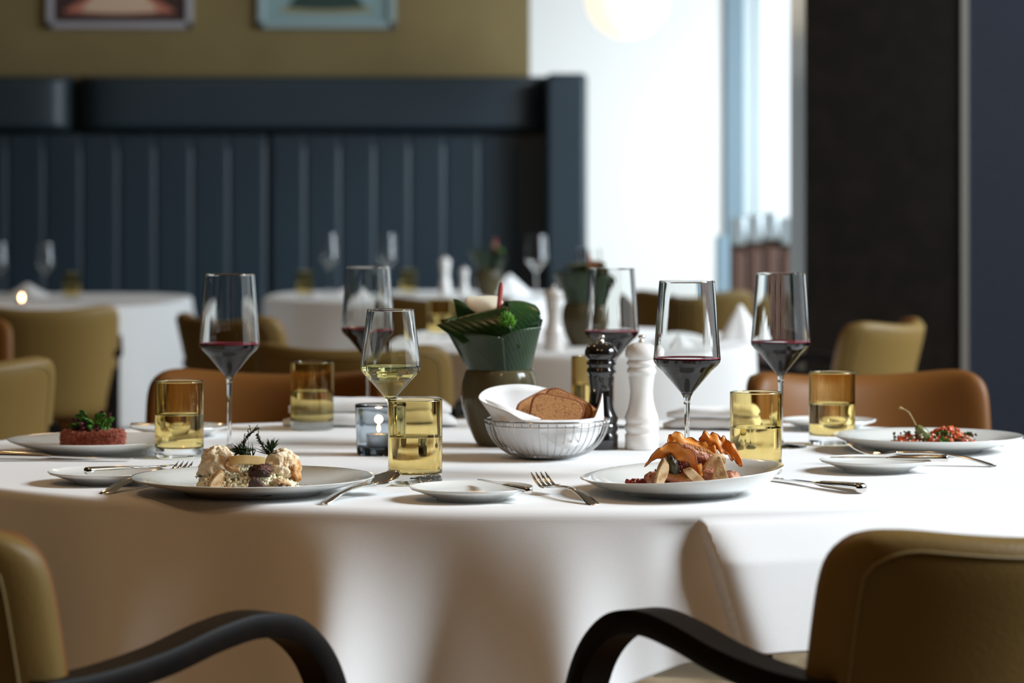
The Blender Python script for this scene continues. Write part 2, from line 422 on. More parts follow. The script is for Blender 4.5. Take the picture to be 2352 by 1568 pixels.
picture(592, 908, 'pale blue framed picture, right of the two on the olive wall', 'picframe2', (.22, .34, .36),
        [(lens(0, .085, .26, .09), (.25, .24, .14)), (lens(0, .11, .2, .17), (.02, .05, .045))])
gl = Q(1440, -8, 13.4)
t = thing('pendant_lamp', 'round glowing opal globe lamp hanging before the white wall', 'lamp', gl)
MB().blob((0, 0, 0), (.197, .197, .197), 40, 24).build('globe', 'lampglobe', t)
MB().tube([(0, 0, .19), (0, 0, ZC - gl.z)], .006).build('cord', 'blackwood', t)
MB().lathe([(0, .235), (.04, .235), (.05, .19), (.0, .18)], 24).build('cap', 'brass', t)

# brown slatted divider below the back window
Yd = 13.2
t = thing('slatted_divider', 'brown slatted divider with pale steel caps standing before the bright window', 'divider', (0, Yd, 0))
xs0, xs1 = (1678 - 1176) / F * Yd, 1.62; n = 8; pw = (xs1 - xs0) / n
for i in range(n):
    x = xs0 + pw * (i + .5); h = 1.0 + .012 * ((i * 7) % 3)
    MB().box((x, 0, h / 2 - .04), (pw * .84, .05, h - .08)).build('slat', 'slat', t, bevel=.01)
    MB().box((x, 0, h + .02), (pw * .90, .055, .13)).build('cap', 'slattop', t, bevel=.012)
MB().box(((xs0 + xs1) / 2, .04, .5), (xs1 - xs0, .02, 1.0)).build('backboard', 'slat', t)
MB().box((xs0 - .04, 0, .5), (.06, .07, 1.0)).build('end_post', 'framegrey', t, bevel=.008)

# ------------------------------------------------------------------ armchairs
def chair_proto():
    t = thing('armchair', 'x', 'armchair')
    W, T = .235, .066
    def sheet(a, b, side):
        x_ = a * math.sqrt(1 - .20 * max(b, 0) ** 10); b_ = b * math.sqrt(max(0, 1 - .13 * abs(a) ** 12))
        v = (b_ + 1) / 2; zlo, zhi = .44, .795 + .025 * abs(x_) ** 2.2
        z = zlo + (zhi - zlo) * v
        x = x_ * W * (.95 + .07 * v)
        y = -.245 + .095 * abs(x_) ** 2.2 - .075 * v ** 1.3
        m = max(abs(a), abs(b)); th = T / 2 * max(0, 1 - m ** 10) ** .42
        sl = .8 * x_ * abs(x_) ** .2 * .55
        nx, ny = -sl, 1; l = math.hypot(nx, ny)
        return Vector((x + side * th * nx / l, y + side * th * ny / l, z))
    f = lambda u: math.copysign(1 - (1 - abs(2 * u - 1)) ** 1.7, 2 * u - 1)
    MB().grid(lambda u, v: sheet(f(u), f(v), 1), 44, 32).build('backrest_pad', 'pad', t, sharp=0)
    bs = MB().grid(lambda u, v: sheet(f(u), f(v), -1), 44, 32).build('backrest_shell', 'shell', t, sharp=0)
    # piped seam running around the rear panel
    pts = []
    k = .90
    for i in range(25): pts.append((-k, -1 + (k + 1) * i / 24 * 1.0))
    for i in range(1, 41): pts.append((-k + 2 * k * i / 40, k))
    for i in range(1, 25): pts.append((k, k - (k + 1) * i / 24))
    def rnd(a, b):
        r = .16; 
        if b > k - r and abs(a) > k - r:
            dx, dy = abs(a) - (k - r), b - (k - r); m_ = max(dx, dy, 1e-6); l = math.hypot(dx, dy); s_ = m_ / l if l > 1e-6 else 1
            return (math.copysign(k - r + dx * s_, a), k - r + dy * s_)
        return a, b
    pp = [sheet(*rnd(a, b), -1) + Vector((0, -.001, 0)) for a, b in pts]
    MB().tube(pp, .0016, 6).build('piping', 'stitch', bs)
    # seat
    MB().grid(lambda u, v: (0, 0, 0), 1, 1)
    sb = MB().blob((0, .03, .44), (.30, .31, .055), 40, 14, shape=lambda p: Vector((max(-.215, min(.215, p.x)), max(-.24, min(.23, p.y)), p.z)))
    sb.build('seat', 'pad', t, bevel=.01)
    MB().box((0, .02, .385), (.42, .44, .035)).build('seat_frame', 'blackwood', t, bevel=.005)
    for s in (-1, 1):
        ap = crom([(s * .228, -.225, .650), (s * .232, -.15, .653), (s * .234, -.07, .664), (s * .235, .00, .680), (s * .235, .06, .686), (s * .235, .115, .672),
                   (s * .235, .160, .625), (s * .235, .185, .54), (s * .235, .195, .40), (s * .235, .195, .2), (s * .235, .19, 0)], 7)
        MB().strap(ap, (1, 0, 0), .042, .025).build('armrest', 'blackwood', t, sharp=50)
        MB().strap([(s * .215, -.20, .60), (s * .215, -.20, .36), (s * .22, -.25, 0)], (1, 0, 0), .035, .035).build('leg', 'blackwood', t)
    return t
chair0 = chair_proto()
_used = []
def chair(x, y, deg, label, group=None):
    if not _used:
        _used.append(1); o = chair0; o.location = (x, y, 0); o.rotation_euler = (0, 0, math.radians(deg)); o['label'] = label
        if group: o['group'] = group
        return o
    return dup(chair0, (x, y, 0), math.radians(deg), label, group)
G1, G2 = 'armchairs around the laid round table', 'armchairs at the tables behind'
chair(-.482, 2.996, -40, 'tan leather armchair in the near left corner, back cut by the photo edge', G1)
chair(.368, 2.993, 34, 'tan leather armchair in the near right corner with curved black armrest', G1)
chair(-.505, 5.14, 168, 'caramel leather armchair across the round table behind the left red wine glass', G1)
chair(.72, 5.10, 194, 'caramel leather armchair across the round table behind the caper berry plate', G1)
chair(-1.25, 6.08, 18, 'olive tan armchair cut by the left edge of the photo, behind the minced beef plate', G2)
chair(-1.56, 7.75, 200, 'armchair showing only a sliver of its back at the far left edge', G2)
chair(-1.55, 9.42, 10, 'tan armchair standing before the far left table with the lit candle', G2)
chair(-.30, 6.72, -17, 'brown and tan armchair behind the white wine glass, left of the flower pot', G2)
chair(-.66, 8.55, -48, 'tan armchair seen through the left red wine glass, before the far middle table', G2)
chair(-.23, 10.42, 0, 'tan armchair backing onto the camera directly before the far middle table', G2)
chair(.72, 11.30, -6, 'pale lit armchair right of the far middle table, before the white wall', G2)
chair(.82, 8.06, 62, 'pale tan armchair standing alone before the dark pillar', G2)

# ------------------------------------------------------------------ tables and cloths
def sup(a, b, n, th):
    c, s = cos(th), sin(th)
    r = (abs(c / a) ** n + abs(s / b) ** n) ** (-1 / n)
    return Vector((r * c, r * s, 0))
def cloth(name, cx, cy, a, b, n, z, drop, fold, label, group=None, N=240, rows=26, flare=.10):
    pts = [sup(a, b, n, 2 * PI * i / N) for i in range(N)]
    nor = []
    for i in range(N):
        d = pts[(i + 1) % N] - pts[i - 1]; nor.append(Vector((d.y, -d.x, 0)).normalized())
    vs = [Vector((cx, cy, z))]; fs = []; ring = []
    def put(f): 
        k = len(vs)
        for i in range(N): vs.append(Vector((cx, cy, 0)) + f(i))
        ring.append(k)
    for t in (.12, .25, .4, .55, .7, .82, .9, .95, .98, 1.0):
        put(lambda i, t=t: pts[i] * t + Vector((0, 0, z + .0006 * noise.noise(pts[i] * t * 6))))
    R = .014
    for j in range(1, 5):
        al = j / 5 * PI / 2
        put(lambda i, al=al: pts[i] + nor[i] * R * sin(al) + Vector((0, 0, z - R * (1 - cos(al)))))
    for j in range(rows + 1):
        v = j / rows
        def f(i, v=v):
            th = 2 * PI * i / N; D = drop(th); d = D * v
            off = R + flare * d + fold(th, d)
            return pts[i] + nor[i] * off + Vector((0, 0, z - R - d))
        put(f)
    for i in range(N): fs.append((0, ring[0] + i, ring[0] + (i + 1) % N))
    for A, B in zip(ring, ring[1:]):
        for i in range(N):
            k = (i + 1) % N; fs.append((A + i, B + i, B + k, A + k))
    o = MB().add(vs, fs).build(name, 'cloth', sharp=0, solid=.0008)
    return tag(o, label, 'tablecloth', group)
def table(cx, cy, a, b, n, label, group):
    t = thing('dining_table', label, 'table', (cx, cy, 0), 0, group); N = 64
    MB().prism([tuple(sup(a - .004, b - .004, n, 2 * PI * i / N)[:2]) for i in range(N)], .715, .7478).build('tabletop', 'darkwood', t)
    MB().lathe([(0, 0), (.26, 0), (.26, .02), (.05, .05), (.04, .70), (.12, .715), (0, .715)], 32).build('pedestal', 'blackwood', t)
    return t
CX, CY, TA, TB = .012, 4.15, .865, .74
th_side = math.atan2(-.72, .30)
def maindrop(th):
    d = th - th_side; k = max(abs(cos(d)), abs(sin(d)))
    return min(.44, .955 / k - .80) + .012 * sin(3 * th + 1) + .01
def wrapd(a): return (a + PI) % (2 * PI) - PI
def bump(th, c, w_): return math.exp(-(wrapd(th - c) / w_) ** 2)
def mainfold(th, d):
    g = min(1, d / .30); s = 0
    for c, w_, A in ((-2.62, .10, .030), (-2.40, .07, -.020), (-2.22, .09, .024), (-2.02, .06, -.022), (-1.87, .07, .044), (-1.69, .07, -.034),
                     (-1.50, .075, .036), (-1.33, .03, -.008), (-1.02, .10, .016), (-.80, .06, -.022), (-.62, .10, .024), (-.36, .08, -.02), (-.1, .09, .022), (-2.9, .08, -.02), (3.0, .09, .024)):
        s += (2.1 if c < -1.8 else 1.6) * A * bump(th, c, w_)
    x = wrapd(th - (-1.285 + .36 * d))                       # sharp pleat
    st = .030 * (1 / (1 + math.exp(-x * 70))) * math.exp(-max(0, x) * 4.5) - .018 * math.exp(-(x / .055) ** 2) * (1 if x < 0 else 0)
    far = .018 * sin(11 * th + 1) if sin(th) > 0 else 0
    return g ** 1.1 * (s + far) + (min(1, d / .05) ** .6) * st
table(CX, CY, TA, TB, 2.05, 'large round table hidden under a white cloth in the foreground', 'tables under white cloths')
cloth('tablecloth', CX, CY, TA, TB, 2.05, TZ - .0006, maindrop, mainfold, 'white cloth with hanging folds on the large round table laid with food', 'white tablecloths', N=1440, rows=40, flare=.12)
bgfold = lambda k, p: (lambda th, d: .05 * (d / .4) * sin(k * th + p) * (.6 + .4 * sin(3 * th)))
T2 = (.16, 7.98, .50, .86, 2.3); TM = (-.41, 12.25, .63, .78, 3.4); TL = (-2.1, 11.65, .74, .95, 3.6)
table(*T2, 'table hidden under a white cloth behind the flower pot and mills', 'tables under white cloths')
cloth('tablecloth', *T2, TZ, lambda th: .42 - .22 * math.exp(-(wrapd(th) / .9) ** 2), bgfold(9, 1), 'white cloth on the middle-distance table behind the flower pot and mills', 'white tablecloths', flare=.06)
table(*TM, 'table hidden under a white cloth in the far middle before the banquette', 'tables under white cloths')
cloth('tablecloth', *TM, TZ, lambda th: .42, bgfold(8, 0), 'white cloth on the far middle table before the dark banquette', 'white tablecloths', flare=.05)
table(*TL, 'table hidden under a white cloth at the far left before the banquette', 'tables under white cloths')
cloth('tablecloth', *TL, TZ, lambda th: .45, bgfold(8, 2.2), 'white cloth on the far left table with the lit candle', 'white tablecloths', flare=.09)

# ------------------------------------------------------------------ glassware
def wine_glass(kind):
    t = thing('wine_glass', 'x', 'wine glass')
    n = 56
    if kind == 'white':
        ztop, zmax, rmax, rr, zb = .225, .145, .0405, .0310, .107; fr = .038
    else:
        ztop, zmax, rmax, rr, zb = .263, .155, .0452, .0368, .112; fr = .040
    zs = zb - .010
    out = [(.0040, zs), (.0052, zs + .005), (.0085, zb + .001), (rmax * .72, zmax - .0135), (rmax * .90, zmax - .0062), (rmax * .975, zmax - .0015), (rmax, zmax + .003), (rmax * .985, zmax + .010), (rr + .0006, ztop - .002), (rr, ztop)]
    th = .0011
    inn = [(rr - th, ztop), (rr - th + .0004, ztop - .002), (rmax * .985 - th, zmax + .010), (rmax - th, zmax + .003), (rmax * .97 - th, zmax - .0012), (rmax * .89 - th, zmax - .0055), (rmax * .70 - th, zmax - .012), (.006, zb + .0035), (0, zb + .002)]
    MB().lathe(sp_(out) + sp_(inn), n).build('bowl', 'glass', t)
    MB().lathe([(.0036, .010), (.0034, .018), (.0032, .03), (.0034, .07), (.0038, zs - .006), (.0046, zs - .003), (.0040, zs)], 20).build('stem', 'glass', t)
    MB().lathe([(0, 0), (fr - .001, 0), (fr, .0012), (fr - .002, .0022), (.012, .0042), (.006, .0065), (.0036, .010)], n).build('foot', 'glass', t)
    return t, inn
def wine_level(inn, zl, m, t, rim=None):
    ins = [p for p in inn[::-1] if p[1] < zl]; nxt = [p for p in inn if p[1] >= zl][-1]; last = ins[-1]
    f = (zl - last[1]) / (nxt[1] - last[1]); r = last[0] + (nxt[0] - last[0]) * f
    e = .00025 
    prof = [(0, ins[0][1] - e)] + [(p[0] + e, p[1] - e * .5) for p in ins[1:]] + [(r + e, zl), (r - .002, zl - .0003), (0, zl - .0004)]
    wn = MB().lathe(sp_(prof, .0006), 56).build('wine', m, t)
    if rim:
        MB().lathe([(r + .0004, zl - .0002), (r + .0004, zl + .0011), (r - .0016, zl + .0002), (r - .0032, zl - .00015), (r + .0004, zl - .0002)], 56).build('wine_edge', rim, wn)
GW = 'wine glasses on the laid round table'
red, inn = wine_glass('red'); wine_level(inn, .159, 'redwine', red, 'winerim')
red.location = P(1578, 1095); red['label'] = 'glass of red wine directly behind the plate of roast meat with orange crisps'; red['group'] = GW
dup(red, P(527, 1034), 0, 'glass of red wine behind the fish plate, nearest the left side', GW)
dup(red, P(845, 969), 0, 'glass of red wine behind the white wine glass, blurred', GW)
dup(red, P(1405, 981), 0, 'glass of red wine right behind the black pepper mill', GW)
dup(red, P(1793, 1026), 0, 'glass of red wine standing farthest right', GW)
wh, inn = wine_glass('white'); wine_level(inn, .149, 'whitewine', wh)
wh.location = P(897, 1096); wh['label'] = 'glass of white wine left of the nearest amber tumbler'; wh['group'] = GW
emp, inn = wine_glass('red'); G = 'empty wine glasses on the tables behind'
def farp(px, Y): return Vector(((px - 1176) / F * Y, Y, TZ + .0))
emp.location = farp(755, 12.55); emp['label'] = 'empty wine glass on the far middle table, left of its pair'; emp['group'] = G
dup(emp, farp(889, 12.5), 0, 'empty wine glass on the far middle table, between its two amber tumblers', G)
dup(emp, farp(1232, 11.9), 0, 'empty wine glass at the right end of the far middle table', G)
dup(emp, farp(104, 12.1), 0, 'empty wine glass on the far left table beside the amber tumbler', G, .87)
dup(emp, farp(-2, 12.1), 0, 'empty wine glass cut by the left edge of the photo on the far left table', G, .87)
dup(emp, farp(1352, 8.45), 0, 'empty wine glass on the middle-distance table by its flower pot', G, .95)

def tumbler(level=.062):
    t = thing('tumbler', 'x', 'water glass'); R = .0352; n = 64
    MB().lathe(sp_([(R, .0135), (R, .1095), (R - .0008, .1105), (R - .0016, .1095), (R - .0020, .030), (R - .0035, .0165), (R - .008, .0145), (0, .0140)]), n).build('amber_body', 'amber', t)
    MB().lathe(sp_([(0, .0012), (R - .006, .0005), (R - .0025, 0), (R - .0004, .002), (R, .005), (R, .0135)], .0005), n).build('clear_base', 'glass', t)
    e = .0002
    MB().lathe(sp_([(0, .0140 - e), (R - .008, .0145 - e), (R - .0035 + e, .0165), (R - .0020 + e, .030), (R - .0018 + e, level + .0008), (R - .0036, level - .0002), (0, level - .0003)]), n).build('water', 'water', t)
    return t
GT = 'amber water tumblers on the laid round table'
tb = tumbler(); tb.location = P(954, 1111); tb['label'] = 'amber tumbler of water nearest the camera, before the candle holder'; tb['group'] = GT
dup(tb, P(412, 1050), 0, 'amber tumbler of water beside the minced beef plate at left', GT)
dup(tb, P(717, 986), 0, 'amber tumbler of water at the far side, between two red wine glasses at left', GT)
dup(tb, P(1736, 1086), 0, 'amber tumbler of water behind the roast meat plate with orange crisps', GT)
dup(tb, P(1911, 1020), 0, 'amber tumbler of water beside the caper berry plate at right', GT)
dup(tb, P(1360, 966), 0, 'amber tumbler of water half hidden behind the black pepper mill', GT)
G = 'amber tumblers on the tables behind'
dup(tb, farp(700, 12.0), 0, 'blurred amber tumbler at the left end of the far middle table', G)
dup(tb, farp(937, 12.3), 0, 'blurred amber tumbler on the far middle table, right of the wine glasses', G)
dup(tb, farp(165, 11.7), 0, 'blurred amber tumbler on the far left table', G)
dup(tb, farp(1012, 8.1), 0, 'blurred pale tumbler on the middle-distance table, left of the near flower pot', G)

# ------------------------------------------------------------------ plates
def plate(cx_, Y, a, b, hr, label, group, kh=0.0, th0=0.0, zoff=0, foot=.56):
    t = thing('plate', label, 'plate', (cx_, Y, TZ), 0, group)
    prof = [(0, .0035), (foot - .06, .0035), (foot - .04, 0), (foot, 0), (foot + .015, .0035), (.70, .0075), (.86, .0135), (.975, hr - .0030), (1.0, hr - .0006), (.997, hr), (.975, hr - .0003), (.86, .0180 * hr / .022), (.72, .0118), (.62, .0085), (.50, .0068), (0, .0065)]
    def mod(p, ang):
        r = math.hypot(p.x, p.y); k = max(0, (r - .6) / .4)
        z = p.z * (1 + kh * cos(ang - th0) * k)
        return (p.x * a, p.y * b, z)
    if hr < .02: prof = [(r, min(z, hr * .95) if r > .9 else z * .8) for r, z in prof]; prof[8] = (1.0, hr - .0006); prof[9] = (.997, hr)
    MB().lathe(prof, 96, mod=mod).build('plate_body', 'porcelain', t, sharp=60)
    # raised foot ring reads as its own part
    return t
def one_plate(*a, **k):
    t = plate(*a, **k); b = t.children[0]
    b.parent = None; b.location = t.location; b.name = 'plate'
    for key in ('label', 'category', 'group'): b[key] = t[key]
    bpy.data.objects.remove(t); b.name = 'plate'; return b
GP, GS = 'dinner plates with food', 'small side plates'
X1 = P(581, 1092, .022); one_plate(X1.x, X1.y, .154, .154, .022, 'white plate of fish on risotto with mushrooms and herb sprigs', GP)
X2 = Vector(((1566 - 1176) / F * 3.59, 3.59, TZ)); one_plate(X2.x, X2.y, .1285, .150, .0285, 'white curved plate under the roast meat with orange crisps', GP, kh=.30, th0=0)
X3 = P(222, 1006, .022); one_plate(X3.x, X3.y, .130, .130, .022, 'white plate under the round minced beef with green leaves', GP)
X4 = P(2131, 996, .025); one_plate(X4.x, X4.y, .141, .141, .024, 'white plate with chopped tomato and caper berry at right', GP)
S1 = P(1082, 1117, .016); one_plate(S1.x, S1.y, .0765, .0765, .0165, 'empty white side plate with a knife, between spoon and fork in front', GS)
S2 = P(247, 1081, .016); one_plate(S2.x, S2.y, .078, .078, .0165, 'white side plate with a knife, left of the fish plate', GS)
S3 = P(2013, 1055, .016); one_plate(S3.x, S3.y, .078, .078, .0165, 'white side plate with a knife, before the caper berry plate', GS)
S4 = P(412, 978, .016); one_plate(S4.x, S4.y, .078, .078, .0165, 'white side plate behind the left amber tumbler', GS)
S5 = P(1903, 963, .016); one_plate(S5.x, S5.y, .078, .078, .0165, 'white side plate behind the right amber tumbler', GS)

# ------------------------------------------------------------------ cutlery (length along +X, unit length L)
def place(o, p, q):
    """handle end at p, tip at q; meshes are modelled from x=0 (handle) to x=1 (tip)"""
    d = q - p; L = d.length; x = d.normalized(); y = Vector((0, 0, 1)).cross(x).normalized(); z = x.cross(y)
    m = Matrix((x, y, z)).transposed().to_4x4(); m.translation = p; o.matrix_world = m @ Matrix.Scale(L, 4); return o
def bar(pts, n=10):
    """pts: (x, halfwidth, halfthick, zc, yc)"""
    vs = []; fs = []; 
    for x, w_, h, zc in pts:
        for k in range(n):
            a = 2 * PI * k / n; ca, sa = cos(a), sin(a)
            vs.append((x, w_ * math.copysign(abs(ca) ** .7, ca), zc + h * math.copysign(abs(sa) ** .8, sa)))
    N = len(pts)
    for i in range(N - 1):
        for k in range(n): l = (k + 1) % n; fs.append((i * n + k, i * n + l, (i + 1) * n + l, (i + 1) * n + k))
    fs.append(tuple(range(n - 1, -1, -1))); fs.append(tuple(range((N - 1) * n, N * n)))
    return MB().add(vs, fs)
def knife(label, group, p, q):
    t = thing('table_knife', label, 'knife', group=group)
    bar([(0, .022, .016, .0), (.006, .034, .026, 0), (.02, .043, .032, 0), (.06, .043, .031, 0), (.2, .039, .028, 0), (.42, .028, .021, 0), (.49, .020, .011, 0), (.505, .016, .007, 0)], 14).build('handle', 'steel', t)
    o = []
    for i in range(13): u = i / 12; o.append((.50 + .48 * u, -.020 - .024 * sin(PI * min(1, u * 1.15) * .5) * (1 - max(0, u - .72) / .28 * .9)))
    o += [(1.0, .018), (.95, .026), (.8, .028), (.52, .020)]
    MB().prism(o, -.005, .005).build('blade', 'steel', t, bevel=.001)
    return place(t, p, q)
def forkm(label, group, p, q, flip=1):
    t = thing('table_fork', label, 'fork', group=group)
    hz = lambda x: .055 * max(0, (x - .45)) * 0 + .035 * sin(PI * min(1, max(0, x) / .62)) - .01
    b = bar([(x, w_, .0105, hz(x) + .0) for x, w_ in ((0, .010), (.008, .032), (.03, .041), (.1, .040), (.2, .033), (.35, .021), (.48, .014), (.60, .013), (.66, .018))], 12)
    b.build('handle', 'steel', t)
    def hd(u, v):
        x = .65 + .13 * u; w_ = .018 + .044 * min(1, u * 1.3) ** .7
        return (x, w_ * (2 * v - 1), -.012 - .03 * sin(PI * u * .5) + .010 * (2 * v - 1) ** 2)
    MB().grid(hd, 10, 8).build('head', 'steel', t, solid=.011)
    for k in range(4):
        y = -.053 + .106 * k / 3
        pts = [(.77, y, -.040), (.83, y, -.043), (.90, y * .98, -.030), (.96, y * .96, -.008), (1.0, y * .95, .012)]
        MB().tube(crom(pts, 4), [.0095] * 12 + [.008, .0065, .005, .0035, .003][:5], 8).build('tine', 'steel', t)
    return place(t, p, q)
def spoonm(label, group, p, q):
    t = thing('table_spoon', label, 'spoon', group=group)
    hz = lambda x: .035 * sin(PI * min(1, max(0, x) / .64))
    bar([(x, w_, .0105, hz(x)) for x, w_ in ((0, .010), (.008, .032), (.03, .041), (.1, .040), (.2, .033), (.35, .021), (.50, .014), (.60, .014), (.66, .020), (.69, .026))], 12).build('handle', 'steel', t)
    def bw(u, v):
        r = v; a = 2 * PI * u
        x = .83 + .17 * r * cos(a); y = .098 * r * sin(a) * (1 - .18 * cos(a))
        return (x, y, .0 - .052 * (1 - r ** 2) + .028 * (x - .66) / .34)
    MB().grid(bw, 36, 10, closeu=True).build('bowl', 'steel', t, solid=.009, sharp=0)
    return place(t, p, q)
GC = 'cutlery on the laid round table'
forkm('dessert fork right of the empty side plate in front', GC, P(1367, 1158, .001), P(1236, 1088, .0215))
spoonm('spoon between the fish plate and the empty side plate', GC, P(743, 1158, .001), P(913, 1089, .0225))
knife('steel knife lying on the cloth right of the roast meat plate', GC, P(1982, 1121, .0072), P(1773, 1098, .003))
forkm('fork partly under the left rim of the fish plate', GC, P(237, 1133, .001), P(428, 1063, .0225))
knife('knife resting across the side plate left of the fish plate', GC, P(197, 1081, .0215), P(402, 1068, .0185))
knife('knife lying on the empty front side plate', GC, P(1216, 1126, .0165), P(1101, 1101, .0185))
knife('knife resting across the side plate before the caper berry plate', GC, P(2178, 1052, .0205), P(1905, 1050, .0205))
forkm('fork with its tines up before the caper berry plate', GC, P(2289, 1068, .002), P(1944, 1018, .029))
knife('knife cut by the left edge, before the minced beef plate', GC, P(-70, 1042, .010), P(305, 1054, .003))
knife('knife on the side plate behind the left amber tumbler', GC, P(300, 976, .0185), P(478, 974, .0185))
knife('knife on the side plate behind the right amber tumbler', GC, P(1935, 965, .0165), P(1806, 966, .0185))

# ------------------------------------------------------------------ tealight holder
p = P(870, 1044)
t = thing('tealight_holder', 'clear smoky glass holder with a lit tealight before the round table centre', 'candle holder', p)
wob = lambda q, a: (q.x * (1 + .012 * noise.noise(Vector((q.x * 60, q.y * 60, q.z * 55)))), q.y * (1 + .012 * noise.noise(Vector((q.x * 60, q.y * 60, q.z * 55 + 5)))), q.z)
zz = [.012 + (.073 - .012) * i / 14 for i in range(15)]
MB().lathe([(.0325 + .0022 * (z - .012) / .06, z) for z in zz] + [(.0338, .0742), (.0325, .073)] + [(.0292 + .0026 * (z - .012) / .06, z) for z in zz[::-1]] + [(0, .011)], 64, mod=wob).build('glass_wall', 'votive', t, sharp=0)
MB().lathe([(0, 0), (.029, 0), (.0318, .003), (.0325, .012)], 64).build('glass_base', 'votivebase', t)
tc_ = MB().lathe([(0, .0116), (.0175, .0116), (.0182, .0125), (.0188, .030), (.0194, .0305), (.0184, .0300), (.0180, .0275), (0, .0275)], 40).build('tealight_cup', 'tin', t)
MB().lathe([(0, .0277), (.0178, .0277), (.0178, .0282), (.004, .0284), (0, .0284)], 32).build('wax', 'wax', tc_)
MB().tube([(0, 0, .028), (.0004, 0, .034)], .0007).build('wick', 'wick', tc_)
MB().lathe([(0, .0325), (.0022, .0355), (.0028, .0385), (.0018, .043), (.0005, .047), (0, .0485)], 16).build('flame', 'flame', tc_)
point('candle_light', (p.x, p.y, p.z + .052), .12, (1, .6, .3), .006)

# ------------------------------------------------------------------ flower pots
def flower_pot(loc, label, group, full=True):
    t = thing('flower_pot', label, 'potted flowers', loc, 0, group)
    prof = [(0, .001), (.030, 0), (.034, .001), (.040, .012), (.050, .034), (.0575, .058), (.0595, .076), (.0575, .096), (.0530, .112), (.0505, .1165), (.0485, .1160), (.0495, .110), (.0535, .094), (.0555, .076), (.0535, .058), (.046, .035), (.034, .012), (0, .010)]
    MB().lathe(prof, 72).build('pot', 'pot', t, sharp=0)
    def R(z): return .047 + max(0, z - .112) * .42
    def wrap(x0t, x1t, zt0, zt1, x0b, x1b, zb, m, back=False, extra=0, name='leaf', bul=.0, roll=0):
        def fn(u, v):
            x = (x0b + (x1b - x0b) * u) * (1 - v) + (x0t + (x1t - x0t) * u) * v
            z = zb * (1 - v) + (zt0 + (zt1 - zt0) * u) * v + .004 * sin(PI * u) * v
            r = max(R(z) + extra, abs(x) * 1.02); y = math.sqrt(max(0, r * r - x * x))
            y = -y if not back else y
            o = bul * sin(PI * u) * sin(PI * v); y += -o if not back else o
            if roll: y += roll * v * v
            return (x, y, z)
        return MB().grid(fn, 22, 18).build(name, m, t, solid=.0009, sharp=0)
    wrap(-.078, .006, .170, .166, -.047, .010, .113, 'leafback', extra=.001)
    wrap(.0, .062, .168, .182, .000, .046, .113, 'leafback', extra=.000)
    wrap(-.09, .0, .19, .20, -.046, -.01, .113, 'leaf', back=True)
    wrap(.0, .066, .20, .19, .0, .046, .113, 'leaf', back=True)
    # rolled and folded leaf blades
    def patch(c00, c10, c01, c11, m, bul, name='leaf', tip=False, taper=0):
        c00, c10, c01, c11 = map(Vector, (c00, c10, c01, c11))
        nrm = (c10 - c00).cross(c01 - c00).normalized()
        def fn(u, v):
            q = (c00 * (1 - u) + c10 * u) * (1 - v) + (c01 * (1 - u) + c11 * u) * v
            return q + nrm * (bul * sin(PI * v) * (.35 + .65 * u)) + Vector((0, 0, .003 * sin(PI * u)))
        return MB().grid(fn, 22, 18).build(name, m, t, solid=.0009, sharp=0)
    patch((-.056, -.050, .156), (.020, -.066, .169), (-.096, -.030, .184), (.011, -.048, .212), 'leaf', .005)
    patch((-.096, -.030, .184), (.011, -.048, .212), (-.050, .010, .188), (.0, .010, .205), 'leaf', -.003)
    patch((.011, -.062, .152), (.058, -.036, .178), (.012, -.040, .221), (.055, -.012, .213), 'leaf', .016)
    patch((.012, -.040, .221), (.055, -.012, .213), (.004, .010, .212), (.050, .020, .200), 'leaf', .006)
    patch((.030, -.058, .150), (.062, -.030, .178), (.022, -.060, .163), (.057, -.036, .184), 'leaf', .004)
    patch((-.064, .005, .190), (-.026, .004, .192), (-.071, .008, .223), (-.050, .008, .212), 'leaf', .004)
    def sp(u, v):
        a = 2 * PI * u; r = v * (1 - .2 * abs(sin(a / 2)) ** 8)
        x = -.027 + .032 * r * cos(a); zz = .214 + .0145 * r * sin(a) - .10 * (x + .027) + .004 * sin(2 * a + 1) * r * r
        return (x, -.026 + .6 * (zz - .214) + .006 * r * r, zz + .003)
    MB().grid(sp, 40, 10, closeu=True).build('anthurium_spathe', 'spathe', t, solid=.0009, sharp=0)
    MB().tube(crom([(-.002, -.035, .200), (.0, -.034, .222), (.003, -.033, .2485)], 5), [.0036] * 6 + [.0037, .0036, .0034, .0030, .0018], 12).build('anthurium_spadix', 'spadix', t)
    random.seed(5); b = MB()
    for i in range(260):
        d = Vector((random.gauss(0, 1), random.gauss(0, 1), random.gauss(0, 1))).normalized()
        d.y -= .3; d.normalize(); c = Vector((.010, -.055, .190)); r = random.uniform(.011, .016)
        b.tube([c + d * .004, c + d * r * .8, c + d * r + Vector((0, 0, .0015))], [.0008, .0011, .0004], 4)
    b.build('chrysanthemum_head', 'mum', t, sharp=0)
    return t
pot = flower_pot(P(1148, 1023), 'olive ceramic pot with folded leaves and red anthurium spike on the near round table', 'flower pots')
dup(pot, farp(1340, 7.55), 2.6, 'blurred brown pot with dark foliage, behind the black pepper mill', 'flower pots')
dup(pot, farp(1122, 12.0), 1.9, 'blurred pot with pale flowers on the far middle table', 'flower pots')

